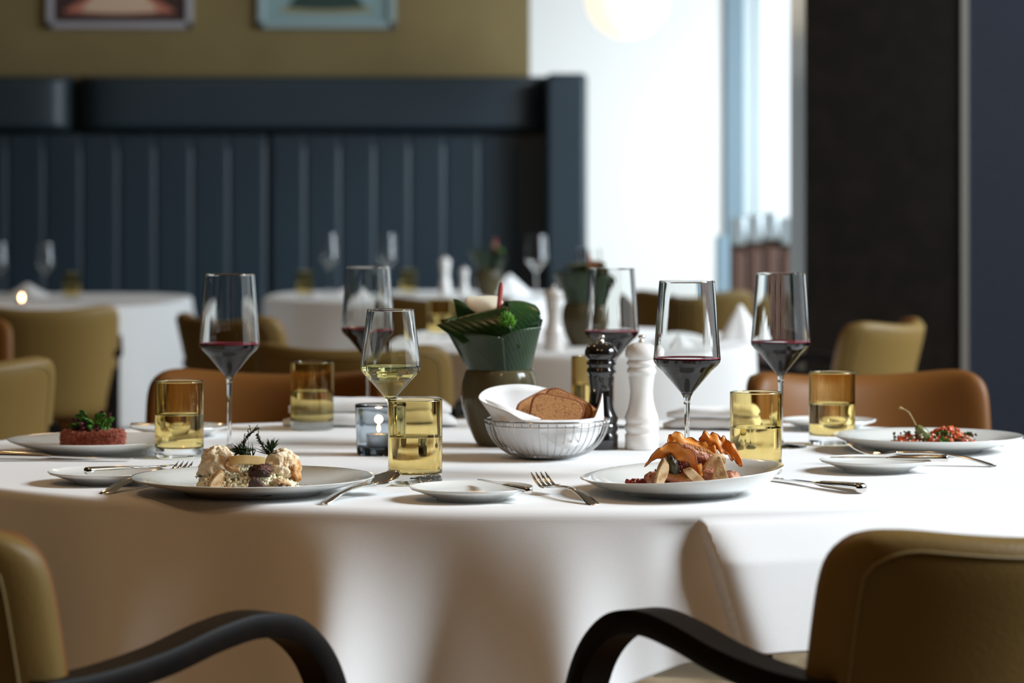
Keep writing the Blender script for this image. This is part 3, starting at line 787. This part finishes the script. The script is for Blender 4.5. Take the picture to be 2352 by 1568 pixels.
# ------------------------------------------------------------------ mills
def mill(loc, m, label, group, H=.168, s=1.0):
    t = thing('pepper_mill', label, 'mill', loc, 0, group); k = H / .168
    body = [(0, 0), (.0245, 0), (.0255, .001), (.0255, .021), (.0248, .0225), (.0235, .0235), (.0235, .026), (.0258, .029), (.0262, .033), (.0250, .037), (.0236, .039), (.0256, .043), (.0258, .046), (.0245, .051), (.0205, .061), (.0180, .074), (.0172, .086),
            (.0182, .098), (.0196, .108), (.0200, .112), (.0215, .1135), (.0222, .117), (.0212, .1205), (.0200, .1215), (.0200, .124), (.0222, .126), (.0224, .130), (.0205, .133), (.0, .133)]
    head = [(0, .1332), (.0200, .1332), (.0235, .137), (.0250, .142), (.0245, .148), (.0210, .154), (.0140, .1585), (.006, .160), (0, .160)]
    MB().lathe([(r * s, z * k) for r, z in body], 56).build('body', m, t, sharp=0)
    hd = MB().lathe([(r * s, z * k) for r, z in head], 56).build('head', m, t, sharp=0)
    MB().lathe([(0, .1598), (.005, .1598), (.0045, .162), (.0028, .1635), (.003, .165), (.0052, .167), (.0054, .1695), (.004, .171), (0, .1713)], 24).build('finial', 'steel', hd, sharp=0).scale = (1, 1, k)
    return t
GM = 'pepper and salt mills'
bm_ = mill(P(1381, 1031), 'blackmill', 'glossy black pepper mill standing beside the bread basket', GM)
mill(P(1474, 1031), 'whitemill', 'glossy white salt mill standing beside the black mill', GM)
mill(farp(1022, 12.3), 'whitemill', 'blurred white mill on the far middle table beside its flowers', GM)
mill(farp(1272, 7.28), 'whitemill', 'blurred white mill beside the brown pot on the middle-distance table', GM)
mill(farp(1066, 12.2), 'whitemill', 'short blurred white shaker on the far middle table', GM, H=.125, s=.75)

# ------------------------------------------------------------------ bread basket
bp = P(1257, 1052)
t = thing('bread_basket', 'round chrome wire basket holding a napkin and toast', 'basket', bp)
RB, HB = .0895, .0545
def bprof(v): return (.030 + (RB - .030) * sin(v * PI / 2 * .96) ** .95 / sin(PI / 2 * .96) ** .95, .002 + HB * (1 - cos(v * PI / 2)) ** 1.0)
b = MB()
ringp = lambda r, z, n=64: [(r * cos(2 * PI * i / n), r * sin(2 * PI * i / n), z) for i in range(n + 1)]
b.tube(ringp(RB, HB + .002), .0016, 8, False); b.tube(ringp(RB * .985, HB - .0045), .0010, 6, False); b.build('rim', 'chrome', t, sharp=0)
for i in range(44):
    a = 2 * PI * i / 44
    pts = [(bprof(v / 12)[0] * cos(a), bprof(v / 12)[0] * sin(a), bprof(v / 12)[1]) for v in range(13)]
    MB().tube(pts, .00075, 5).build('wire', 'chrome', t, sharp=0)
MB().lathe([(0, .0005), (.033, .0005), (.0345, .002), (.033, .0035), (0, .0035)], 40).build('base_disc', 'chrome', t)
# napkin lining the basket
def nap(u, v):
    a = 2 * PI * u; 
    up = .004 + .024 * max(0, cos(a - 2.85)) ** 2 + .030 * max(0, cos(a + .12)) ** 24 + .030 * max(0, cos(a - 1.7)) ** 2 - .045 * max(0, cos(a + 1.22)) ** 6
    k = v; r, z = bprof(min(1, k * 1.12)); r = r * .93 - .002
    if k > .893: z = bprof(1)[1] + (k - .893) / .107 * up; r += (k - .893) / .107 * (.024 * max(0, cos(a - 2.95)) ** 6 - .001)
    r += .0026 * sin(7 * a + 3 * k) * k - .0026 * k; z += .004
    return (r * cos(a), r * sin(a), z)
nb = MB().grid(nap, 120, 36, closeu=True)
def flap(A, B, Cc, bul):
    A, B, Cc = map(Vector, (A, B, Cc)); n = (B - A).cross(Cc - A).normalized()
    def fn(u, v):
        q = A * (1 - u) + (B * (1 - v) + Cc * v) * u
        return q + n * bul * sin(PI * u) * sin(PI * v)
    nb.grid(fn, 12, 12)
o = nb.build('bread_napkin', 'napkin', None, solid=.0012, sharp=0); o.location = bp; tag(o, 'white napkin lining the wire bread basket', 'napkin', 'white napkins')
nb = MB()
flap((-.078, -.030, .078), (.022, -.060, .026), (-.030, -.078, .058), .006)
flap((-.090, -.005, .085), (-.010, -.048, .060), (-.062, -.058, .052), -.006)
o2 = nb.build('folded_flap', 'napkin', o, solid=.0016, sharp=0)
def toast(c, rot, label, s=.038):
    t = thing('toast_slice', label, 'toast', bp + Vector(c), 0, 'toast slices in the basket'); t.rotation_euler = (Matrix.Rotation(rot[2], 3, 'Z') @ Matrix.Rotation(rot[0], 3, 'X') @ Matrix.Rotation(rot[1], 3, 'Z')).to_euler()
    ol = []
    for i in range(40):
        a = 2 * PI * i / 40; x = math.copysign(abs(cos(a)) ** .38, cos(a)); y = math.copysign(abs(sin(a)) ** .38, sin(a))
        k = 1 - .10 * (y > .2) * abs(sin(a)) * (1 - abs(x)) + .02 * sin(5 * a)
        ol.append((x * s * (1 + .04 * y) * k, y * s * .98))
    MB().prism(ol, -.0042, .0042).build('crust', 'crust', t, bevel=.0012)
    MB().prism([(x * .93, y * .93) for x, y in ol], -.0050, .0050).build('crumb', 'toast', t, bevel=.0008)
toast((.010, -.020, .055), (math.radians(72), math.radians(-12), math.radians(-6)), 'square slice of brown toast in front in the basket')
toast((.022, .000, .060), (math.radians(74), math.radians(-26), math.radians(-4)), 'slice of brown toast behind the front slice', .036)
toast((-.006, .022, .063), (math.radians(64), math.radians(28), math.radians(6)), 'slice of brown toast at the back left of the basket', .032)
toast((.047, .020, .052), (math.radians(58), math.radians(-38), math.radians(-10)), 'slice of brown toast lowest at the right of the basket', .030)

# ------------------------------------------------------------------ napkins lying on tables
def lying_napkin(p, L, W, H, rz, label, seed=0):
    b = MB()
    for k, (zf, s) in enumerate(((0.0, 1.0), (.42, .93))):
        def fn(u, v, zf=zf, s=s):
            a = 2 * PI * v; w_ = W * s * (.62 + .38 * u) * (1 - .5 * max(0, (u - .9) / .1) ** 2) * (.2 + .8 * min(1, u * 8 + .05))
            h = H * .50 * (.45 + .55 * min(1, u * 5)) * (1 - .6 * max(0, (u - .88) / .12) ** 2)
            x = (u - .5) * L * (s + .05) ; y = w_ * cos(a) * .5; z = H * zf + h * .5 + h * .5 * math.copysign(abs(sin(a)) ** .6, sin(a))
            z += .002 * noise.noise(Vector((x * 30, y * 30, seed + k)))
            return (x, y + .004 * noise.noise(Vector((x * 18, k, seed))), max(0.0004, z))
        b.grid(lambda u, v: fn(u, v), 40, 24)
    o = b.build('folded_napkin', 'napkin', None, sharp=60); o.location = p; o.rotation_euler = (0, 0, rz)
    return tag(o, label, 'napkin', 'white napkins')
q = P(850, 979); lying_napkin((q.x, q.y, TZ + .0005), .275, .075, .052, math.radians(2), 'folded white napkin at the far side, behind the tealight holder')
q = P(1640, 985); lying_napkin((q.x, q.y, TZ + .0005), .16, .085, .040, math.radians(-14), 'rolled white napkin on the far side, right of the white mill', 3)
def cone_napkin(p, r, h, label, rz=0):
    def fn(u, v):
        a = 2 * PI * u; rr = r * (1 - v) ** 1.0 + .003; rr *= 1 + .12 * cos(2 * a) + .06 * cos(5 * a)
        return (rr * cos(a), rr * sin(a) * .7, h * v)
    o = MB().grid(fn, 36, 16, closeu=True).build('cone_napkin', 'napkin', None, solid=.001, sharp=0); o.location = p; o.rotation_euler = (0, 0, rz)
    return tag(o, label, 'napkin', 'white napkins')
q = farp(1700, 7.9); cone_napkin((q.x, q.y, TZ), .055, .10, 'white napkin folded to a peak on the middle-distance table, right end')
q = farp(1545, 7.7); cone_napkin((q.x, q.y, TZ), .06, .035, 'low white napkin on the middle-distance table, seen through the red wine glass')
q = farp(1170, 12.3); cone_napkin((q.x, q.y, TZ), .085, .09, 'bright white napkin at the right end of the far middle table')
q = farp(812, 12.3); cone_napkin((q.x, q.y, TZ), .10, .045, 'white napkin between the glasses on the far middle table')
q = farp(62, 12.0); cone_napkin((q.x, q.y, TZ), .09, .06, 'white napkin on the far left table behind the candle')
q = farp(50, 10.95); t = thing('tealight', 'small lit tealight glowing on the far left table', 'candle', (q.x, q.y, TZ))
MB().lathe([(0, 0), (.02, 0), (.021, .018), (.0, .018)], 24).build('cup', 'tin', t)
MB().lathe([(0, .017), (.005, .024), (.006, .030), (.003, .038), (0, .044)], 16).build('flame', mat('far_candle_flame', (1, .6, .3), .5, emis=((1, .48, .22), 30)), t)

# ------------------------------------------------------------------ food: fish on risotto
def at(pl, dx, dy, z): return Vector((pl.x + dx, pl.y + dy, TZ + z))
rnd = random.Random(11)
b = MB()
def mound(x, y, a=.064, c=.046, H=.030):
    k = (x / a) ** 2 + (y / c) ** 2
    return H * max(0, 1 - k) ** .55 * (1 + .25 * noise.noise(Vector((x * 45, y * 45, 3))))
n_ = 0
b.blob((0, 0, .002), (.060, .043, .024), 36, 14, amp=.12, fr=3, shape=lambda p: Vector((p.x, p.y, max(p.z, -.0015))))
hb = MB(); cb = MB()
while n_ < 1500:
    x, y = rnd.uniform(-.066, .066), rnd.uniform(-.048, .048)
    if (x / .066) ** 2 + (y / .048) ** 2 > 1: continue
    z = mound(x, y) + rnd.uniform(-.001, .002); r = rnd.uniform(.0016, .0024)
    e = Euler((rnd.random() * 3, rnd.random() * 3, rnd.random() * 3)).to_matrix()
    if n_ % 24 == 0: hb.blob((x, y, z + .001), (r * .9, r * .5, r * .5), 6, 4, rot=e)
    else: b.blob((x, y, z), (r * 1.45, r, r), 7, 5, rot=e)
    n_ += 1
R0 = Vector((X1.x - .002, X1.y - .050, TZ + .0072))
o = b.build('risotto', 'rice', None, sharp=0); o.location = R0; tag(o, 'creamy risotto mound under the fish on the front left plate', 'risotto', kind='stuff')
o = hb.build('chopped_chives', 'chive', None, sharp=0); o.location = R0; tag(o, 'chopped green herbs scattered through the risotto', 'herbs', kind='stuff')
for x, y, r, lb in ((.012, -.042, .0034, 'middle of the three orange carrot dice in the risotto'), (.050, -.030, .0036, 'rightmost of the three orange carrot dice in the risotto'), (-.022, -.043, .0030, 'leftmost of the three orange carrot dice in the risotto')):
    q = R0 + Vector((x, y, .006)); o = MB().box((0, 0, 0), (r * 2.4, r * 2, r * 2), rot=Euler((.3, .5, x * 30)).to_matrix()).build('carrot_dice', 'carrot', None, bevel=.0008); o.location = q
    tag(o, lb, 'carrot', 'carrot dice in the risotto')
def fishp(loc, r, rot, label, seed):
    t = thing('fish_fillet', label, 'fish', loc, 0, 'pieces of seared fish'); rm = Euler(rot).to_matrix()
    MB().blob((0, 0, 0), r, 72, 48, amp=.22, fr=3.0, seed=seed, rot=rm, shape=lambda p: Vector((p.x, p.y, p.z * (1 - .10 * abs(sin(p.x * 420)) * .3)))).build('flesh', 'fish', t, sharp=0)
    sgn = -1 if seed == 1 else 1
    MB().blob((sgn * r[0] * .62, 0, -.003), (r[0] * .42, r[1] * .80, r[2] * .80), 30, 20, amp=.45, fr=2.6, seed=seed + 4, rot=rm).build('browned_edge', 'seared' if seed == 2 else 'fish', t, sharp=0)
    MB().blob((-sgn * .002, .004, r[2] * .62), (r[0] * .62, r[1] * .6, r[2] * .42), 30, 18, amp=.5, fr=2.8, seed=seed + 9, rot=rm).build('flake', 'fish', t, sharp=0)
fishp(R0 + Vector((-.036, .006, .031)), (.024, .024, .022), (.1, .35, .2), 'seared white fish piece at the left end of the risotto', 1)
fishp(R0 + Vector((.042, .004, .030)), (.023, .024, .021), (0, -.25, 0), 'seared white fish piece at the right end of the risotto, browned edge', 2)
def wedge(loc, pts, th, rot, label, m='mushroom', m2='mushpale', group='mushroom pieces on the fish plate', name='mushroom_slice'):
    """sliced mushroom: outline pts in XZ, thickness th, browned skin and pale cut face"""
    t = thing(name, label, 'mushroom', loc, 0, group); t.rotation_euler = rot
    T = Matrix.Rotation(PI / 2, 4, 'X')
    pts = [(v.x, v.y) for v in crom([(x, y, 0) for x, y in pts + [pts[0]]], 6)[:-1]]
    MB().prism(pts, -th / 2, th / 2, T).build('skin', m, t, bevel=th * .35)
    MB().prism([(x * .86, y * .86) for x, y in pts], th * .30, th * .56, T).build('cut_face', m2, t, bevel=th * .1)
    return t
wedge(R0 + Vector((-.036, -.050, .015)), [(-.009, -.014), (.004, -.015), (.009, -.002), (.009, .014), (.003, .016), (-.006, .004)], .007, (.25, .1, .5), 'upright browned mushroom slice leaning on the left fish')
wedge(R0 + Vector((.018, -.050, .010)), [(-.015, -.011), (.017, -.010), (.008, .002), (-.002, .012), (-.010, .010)], .008, (.3, 0, -.1), 'dark mushroom wedge at the front of the risotto', 'mushdark', 'mushdark')
t = thing('roast_mushroom', 'dark glossy roasted mushroom head on top of the risotto', 'mushroom', R0 + Vector((.020, -.034, .029)), 0, 'mushroom pieces on the fish plate')
MB().blob((0, 0, 0), (.0145, .012, .0085), 36, 24, amp=.35, fr=3, seed=6).build('cap', 'mushdark', t, sharp=0)
MB().blob((-.010, -.003, -.004), (.006, .006, .006), 18, 12, amp=.3, fr=3).build('stalk', 'mushdark', t, sharp=0)
t = thing('mushroom_strip', 'long pale yellow mushroom stem lying across both fish pieces', 'mushroom', R0 + Vector((0, -.030, .0395)), 0, 'mushroom pieces on the fish plate')
MB().strap(crom([(-.020, -.002, .0005), (-.012, -.004, .002), (0, -.005, .0025), (.014, -.004, .0015), (.024, -.002, .0)], 6), (.15, .25, 1), .0115, .005).build('stem', mat('golden_mushroom', (.66, .42, .15), .32, noise_=(60, (.74, .56, .28), .4, .7)), t, bevel=.0008)
MB().tube(crom([(-.018, -.001, .003), (-.023, -.003, -.004), (-.017, -.007, -.009), (-.006, -.008, -.010)], 6), .0036, 10).build('curled_cap', 'mushroom', t, sharp=0)
t = thing('mushroom_slice', 'small brown mushroom piece under the right fish', 'mushroom', R0 + Vector((.046, -.036, .012)), 0, 'mushroom pieces on the fish plate')
MB().blob((0, 0, 0), (.011, .007, .006), 24, 16, amp=.5, fr=3, seed=8, rot=Euler((0, .4, 0)).to_matrix()).build('piece', 'mushpale', t, sharp=0)
MB().blob((.003, -.002, -.003), (.011, .006, .0035), 24, 16, amp=.5, fr=3, seed=12, rot=Euler((0, .4, 0)).to_matrix()).build('browned_skin', 'mushdark', t, sharp=0)
def sprig(base, tip, bend, n, leaf, w_, label, m, group='herb sprigs on the fish', twigs=0, seed=0):
    r_ = random.Random(seed); t = thing('herb_sprig', label, 'herb', base, 0, group); T_ = Vector(tip); Bn = Vector(bend)
    f = lambda u: T_ * u + Bn * sin(PI * u)
    MB().tube([f(i / 10) for i in range(11)], [.0009 - .0006 * i / 10 for i in range(11)], 6).build('stem', 'stem', t)
    b = MB()
    def needle(o_, d, L, w2):
        w2 *= 1.0
        d = d.normalized(); s = d.cross(Vector((r_.random(), r_.random(), r_.random()))).normalized()
        b.add([o_ - s * w2 * .4, o_ + d * L * .5 - s * w2, o_ + d * L, o_ + d * L * .5 + s * w2, o_ + s * w2 * .4, o_ + d * L * .5 + s.cross(d) * w2 * .8], [(0, 1, 5), (1, 2, 5), (2, 3, 5), (3, 4, 5), (0, 5, 4)])
    ax = T_.normalized()
    for i in range(n):
        u = (i + .5) / n; o_ = f(u); rd = Vector((r_.gauss(0, 1), r_.gauss(0, 1), r_.gauss(0, 1))).normalized()
        needle(o_, rd * .8 + ax * .8, 1.25 * leaf * r_.uniform(.7, 1.2) * (1 - .35 * u), w_)
    for k in range(twigs):
        u = .35 + .6 * k / twigs; o_ = f(u); d = (ax + Vector((r_.uniform(-.8, .8), r_.uniform(-.8, .8), r_.uniform(-.2, .5)))).normalized(); L = .010 * r_.uniform(.6, 1.2)
        b.tube([o_, o_ + d * L], .0003, 4)
        for j in range(7):
            rd = Vector((r_.gauss(0, 1), r_.gauss(0, 1), r_.gauss(0, 1))).normalized(); needle(o_ + d * L * (j + 1) / 7, rd + d * .5, leaf * .5, w_ * .9)
    b.build('leaves', m, t, sharp=0, solid=.0002)
hz_ = R0
sprig(hz_ + Vector((-.006, -.012, .045)), (.021, .0, .034), (-.006, 0, .004), 150, .0034, .0007, 'tall dark thyme sprig rising from the left fish', 'thyme', twigs=6, seed=1)
sprig(hz_ + Vector((.026, -.002, .046)), (-.014, .0, .024), (-.003, 0, .003), 120, .0034, .0007, 'dark thyme sprig leaning left from the right fish', 'thyme', twigs=5, seed=2)
sprig(hz_ + Vector((.008, -.014, .040)), (-.018, .0, .012), (0, -.002, .002), 110, .015, .0010, 'bushy rosemary sprig between the two fish pieces', 'rosemary', seed=3)
sprig(hz_ + Vector((.030, -.004, .044)), (-.001, .0, .010), (0, 0, 0), 40, .017, .0011, 'rosemary sprig standing on the right fish', 'rosemary', seed=4)
sprig(hz_ + Vector((-.050, -.036, .022)), (-.010, .0, -.001), (0, 0, 0), 14, .004, .0008, 'tiny herb tip sticking out at the left of the risotto', 'thyme', seed=5)
b = MB(); r_ = random.Random(4)
for i in range(330):
    sg = r_.choice((-1, 1)); a = r_.gauss(0, .35); r = .078 + r_.gauss(0, .0045) if sg > 0 else .078 + r_.gauss(0, .004)
    x, y = sg * r * cos(a), -.012 + r * sin(a) * .9
    b.blob((x, y, .0082 + max(0, (r - .085)) * .12), (.0007, .0007, .0004), 5, 3)
o = b.build('paprika_specks', 'paprika', None, sharp=0); o.location = (X1.x, X1.y - .012, TZ); tag(o, 'red paprika specks sprinkled on the fish plate', 'spice', kind='stuff')

# ------------------------------------------------------------------ food: roast meat with crisps (front right)
D0 = Vector((X2.x + .002, X2.y - .038, TZ + .0085))
def cubes(name, m, n, f, s0, s1, loc, label, cat, seed, mm=None):
    r_ = random.Random(seed); b = MB()
    for i in range(n):
        c = f(r_); s = r_.uniform(s0, s1); e = Euler((r_.random() * 3, r_.random() * 3, r_.random() * 3)).to_matrix()
        b.blob(c, (s, s * r_.uniform(.7, 1), s * r_.uniform(.6, 1)), 7, 5, amp=.5, fr=2, seed=i, rot=e)
    o = b.build(name, m, None, sharp=35); o.location = loc; return tag(o, label, cat, kind='stuff')
def relf(r_):
    if r_.random() < .28: x = r_.uniform(-.074, -.040); y = r_.gauss(-.018, .006); return (x, y, .004 + r_.uniform(0, .009))
    x = r_.uniform(-.050, .058); return (x, max(-.030, min(.03, r_.gauss(-.010, .012))), r_.uniform(.002, .040) * (1 - abs(x) / .09))
cubes('relish', 'relish', 760, relf, .0018, .0032, D0, 'dark red relish under the roast meat', 'relish', 3)
o = MB().blob((-.006, -.026, .004), (.036, .022, .009), 30, 16, amp=.35, fr=2, shape=lambda p: Vector((p.x, p.y, max(p.z, -.0035)))).build('puree', 'puree', None, sharp=0); o.location = D0; tag(o, 'orange puree under the front mushroom slices', 'puree', kind='stuff')
def meat(c, r, rot, label, seed, skin=True):
    t = thing('meat_slice', label, 'meat', D0 + Vector(c), 0, 'slices of roast meat'); rm = Euler(rot).to_matrix()
    MB().blob((0, 0, 0), r, 36, 22, amp=.22, fr=2, seed=seed, rot=rm).build('meat', 'meat', t, sharp=0)
    if skin: MB().blob(rm @ Vector((0, 0, r[2] * .42)), (r[0] * .98, r[1] * .95, r[2] * .7), 36, 20, amp=.25, fr=2.5, seed=seed + 3, rot=rm).build('skin', 'meatskin', t, sharp=0)
meat((.010, -.002, .043), (.034, .014, .011), (-.35, .28, 0), 'long roast meat slice on the top of the pile', 1)
meat((.000, .010, .037), (.030, .016, .010), (-.2, .1, .2), 'roast meat slice lying behind the top one', 2)
meat((-.040, -.022, .013), (.013, .011, .010), (.2, .4, .3), 'small roast meat piece at the left foot of the pile', 3, False)
meat((.030, -.024, .014), (.017, .011, .010), (0, .7, .2), 'roast meat piece at the right front of the pile', 4, False)
meat((.056, -.006, .014), (.013, .012, .010), (.1, .2, .3), 'roast meat piece at the right end of the pile', 5, False)
meat((-.004, -.034, .015), (.032, .006, .006), (.1, .18, -.05), 'thin curved roast slice at the front of the pile', 6)
GMu = 'mushroom pieces on the roast meat plate'
def crescent(c, rot, label, s=1):
    pts = [(-.004 * s, .023 * s), (.005 * s, .014 * s), (.006 * s, 0), (.003 * s, -.012 * s), (.014 * s, -.022 * s), (-.002 * s, -.024 * s), (-.010 * s, -.012 * s), (-.009 * s, .008 * s)]
    return wedge(D0 + Vector(c), pts, .006, rot, label, group=GMu)
crescent((-.030, -.042, .022), (.15, .12, .35), 'pale curved mushroom slice at the left of the pile', .95)
wedge(D0 + Vector((.040, -.034, .022)), [(-.012, -.018), (.014, -.016), (.008, .004), (-.001, .022), (-.006, .006)], .009, (.1, .05, .15), 'browned mushroom wedge standing at the right of the pile', 'mushpale', 'mushroom', GMu)
wedge(D0 + Vector((.033, -.010, .034)), [(-.013, -.008), (.012, -.010), (.016, .009), (.004, .012), (-.006, .005)], .010, (.2, .1, .2), 'mushroom wedge near the top right of the pile', 'mushpale', 'mushpale', GMu)
wedge(D0 + Vector((.010, -.040, .018)), [(-.016, .010), (-.006, .013), (.006, .003), (.020, -.012), (.008, -.010), (-.006, -.002)], .005, (.2, 0, .1), 'thin mushroom slice leaning at the front of the pile', 'mushroom', 'mushpale', GMu)
o = MB().blob((0, 0, 0), (.0065, .006, .014), 24, 16, amp=.4, fr=3, rot=Euler((0, -.25, 0)).to_matrix()).build('roast_sprout', mat('charred_sprout', (.07, .065, .025), .4, noise_=(200, (.02, .015, .01), .4, .6)), None, sharp=0)
o.location = D0 + Vector((-.017, -.034, .032)); tag(o, 'small charred green bud at the front of the meat pile', 'vegetable')
def crisp(path, w_, rot, label, seed, side=(0, .6, .8)):
    t = thing('root_crisp', label, 'crisp', D0, 0, 'orange vegetable crisps'); pts = crom(path, 10); N = len(pts); sd = Vector(side).normalized()
    rf = random.Random(seed); ph = rf.random() * 6
    def fn(u, v):
        x = u * (N - 1); i = min(int(x), N - 2); q = pts[i].lerp(pts[i + 1], x - i)
        e = .5 + .5 * min(1, u * 6, (1 - u) * 6); s = (v - .5) * w_ * e
        ruf = .0018 * sin(u * 21 + ph) * abs(2 * v - 1) + .0013 * sin(u * 33 + ph * 2 + 3 * v) * abs(2 * v - 1) + .002 * sin(u * 9 + 4 * v)
        d = (pts[i + 1] - pts[i]).normalized(); n = sd.cross(d).normalized()
        return q + sd * (s * (1 + .16 * sin(u * 27 + ph + 3 * v) + .1 * sin(u * 47))) + n * ruf
    cs = MB().grid(fn, 90, 8).build('crisp_sheet', 'crisp', t, solid=.0008, sharp=0)
    for v in (0, 1): MB().tube([fn(i / 90, v) for i in range(91)], .0007, 5).build('browned_edge', 'crispedge', cs, sharp=0)
crisp([(-.050, -.030, .034), (-.036, -.032, .048), (-.016, -.034, .052), (.002, -.036, .044), (.014, -.036, .028), (.018, -.037, .018)], .018, 0, 'orange crisp draped over the front of the meat pile', 1, side=(.25, -.35, .9))
crisp([(-.022, -.006, .064), (-.010, -.004, .064), (.012, -.002, .056), (.028, -.004, .050), (.042, -.006, .042)], .015, 0, 'long orange crisp lying across the top of the meat pile', 2, side=(.2, .5, .7))
crisp([(.018, .006, .058), (.032, .002, .060), (.046, 0, .056), (.058, -.004, .048), (.070, -.008, .036)], .022, 0, 'curled orange crisp at the right top of the meat pile', 3, side=(-.1, .3, .95))

# ------------------------------------------------------------------ food: beef tartare (left)
B0 = Vector((P(231, 1012, .012).x, X3.y, TZ + .0068))
b = MB()
b.lathe([(0, 0), (.046, 0), (.0475, .002)] + [(.0475 + .0006 * sin(k * 3), .002 + .0225 * k / 10) for k in range(11)] + [(.046, .0262), (0, .0265)], 110, mod=lambda p, a: (p.x * (1 + .03 * noise.noise(p * 170)), p.y * (1 + .03 * noise.noise(p * 170)), p.z + .0012 * noise.noise(p * 150)))
t = thing('beef_tartare', 'thick round of red minced beef on the left plate', 'meat', B0)
b.build('mince_round', 'tartare', t, sharp=0)
r_ = random.Random(9); b = MB()
for i in range(500):
    a = r_.random() * 2 * PI; top = r_.random() < .5; r = .0475 if not top else .047 * r_.random() ** .5
    z = r_.uniform(.003, .024) if not top else .0265; s = r_.uniform(.0011, .0022)
    b.blob((r * cos(a), r * sin(a), z), (s, s, s * .8), 6, 4, amp=.4, fr=2, seed=i)
b.build('mince_crumbs', 'tartbits', t, sharp=0)['kind'] = 'stuff'
def leaflet(c, d, L, W, m, label, seed, group, cat='salad leaf', name='salad_leaf', curl=.4):
    r_ = random.Random(seed); d = Vector(d).normalized(); s = d.cross(Vector((r_.uniform(-1, 1), -1, r_.uniform(-.4, .4)))).normalized(); n = s.cross(d)
    def fn(u, v):
        w_ = W * sin(PI * (u * .92 + .06)) ** .7 * (1 + .12 * sin(u * 22)); y = (v - .5) * w_
        return d * L * u + s * y + n * (curl * L * (u * u) + .35 * W * (2 * v - 1) ** 2 + .08 * W * sin(u * 15 + v * 9))
    o = MB().grid(fn, 16, 8).build(name, m, None, solid=.0004, sharp=0); o.location = c
    return tag(o, label, cat, group)
GL = 'baby salad leaves on the minced beef'
r_ = random.Random(21)
for i in range(44):
    a = r_.random() * 2 * PI; rr = .020 * r_.random() ** .5; z = .0262 + r_.random() * .034 * (1 - rr / .026)
    el = r_.uniform(.1, 1.2); red_ = i % 4 == 3
    leaflet(B0 + Vector((rr * cos(a) - .002, rr * sin(a), z)), (cos(a) * cos(el), sin(a) * cos(el), sin(el) * .8), r_.uniform(.013, .021), r_.uniform(.007, .012), 'saladred' if red_ else 'salad',
            'dark red salad leaf in the small heap on the minced beef' if red_ else 'small green salad leaf in the heap on the minced beef', 100 + i, GL + (', red' if red_ else ', green'), curl=r_.uniform(-.3, .4))

# ------------------------------------------------------------------ food: tomato tartare with caper berry (right)
E0 = Vector((X4.x + .002, X4.y - .045, TZ + .0078))
def tf(r_):
    x = r_.uniform(-.060, .058); y = r_.gauss(0, .011); return (x, y, .002 + r_.uniform(.0, .021) * (1 - (x / .064) ** 4) * max(.2, 1 - (y / .028) ** 2) * (1.1 + .3 * sin(x * 70)))
cubes('tomato_dice', 'salmon', 560, tf, .0028, .0046, E0, 'strip of chopped red tomato on the right plate', 'chopped tomato', 8)
cubes('caper_bits', 'olivebit', 120, lambda r: (tf(r)[0], r.gauss(-.008, .010), r.uniform(.010, .024)), .0016, .0028, E0, 'chopped dark capers scattered over the tomato strip', 'capers', 9)
cubes('onion_dice', 'onion', 90, lambda r: (tf(r)[0], r.gauss(-.010, .010), r.uniform(.008, .023)), .0012, .0022, E0, 'pale onion dice scattered over the tomato strip', 'onion', 10)
t = thing('caper_berry', 'green caper berry with a long curved stem on the tomato strip', 'caper berry', E0 + Vector((-.018, -.010, .023)))
MB().blob((0, 0, 0), (.0085, .0085, .0145), 28, 18, amp=.08, fr=3, rot=Euler((.2, -.75, 0)).to_matrix(), shape=lambda p: Vector((p.x * (1 - p.z * 14), p.y * (1 - p.z * 14), p.z))).build('berry', 'caper', t, sharp=0)
MB().tube(crom([(-.009, -.001, .010), (-.014, 0, .020), (-.020, .001, .030), (-.028, .002, .035), (-.034, .002, .037)], 6), [.0010] * 18 + [.0012, .0014, .0016, .0018, .0020, .0022, .0018][:7], 8).build('stem', 'caperstem', t, sharp=0)
GB = 'basil leaves on the tomato strip'
for i, (dx, dy, dz, d, L, lab) in enumerate(((-.062, -.012, .002, (-1, -.1, .25), .018, 'green basil leaf at the left end of the tomato strip'), (.000, -.006, .017, (1, -.3, .2), .022, 'green basil leaf beside the caper berry'),
        (.006, -.020, .014, (.8, -.3, -.5), .018, 'green basil leaf hanging down the front of the tomato strip'), (.030, -.004, .016, (-.8, 0, .3), .020, 'green basil leaf near the middle right of the tomato strip'),
        (.044, -.006, .014, (.9, .1, .5), .014, 'green basil leaf at the right end of the tomato strip'))):
    leaflet(E0 + Vector((dx, dy, dz)), d, L, .012, 'basil', lab, 300 + i, GB, 'basil leaf', 'basil_leaf', .15)
o = MB().lathe([(0, .0010), (.030, .0008), (.0345, 0)], 40, mod=lambda p, a: (p.x, p.y * .62, p.z)).build('sauce_pool', 'sauce', None, sharp=0); o.location = (E0.x + .075, E0.y + .030, TZ + .0085)
tag(o, 'small pool of pale amber sauce on the right plate', 'sauce')
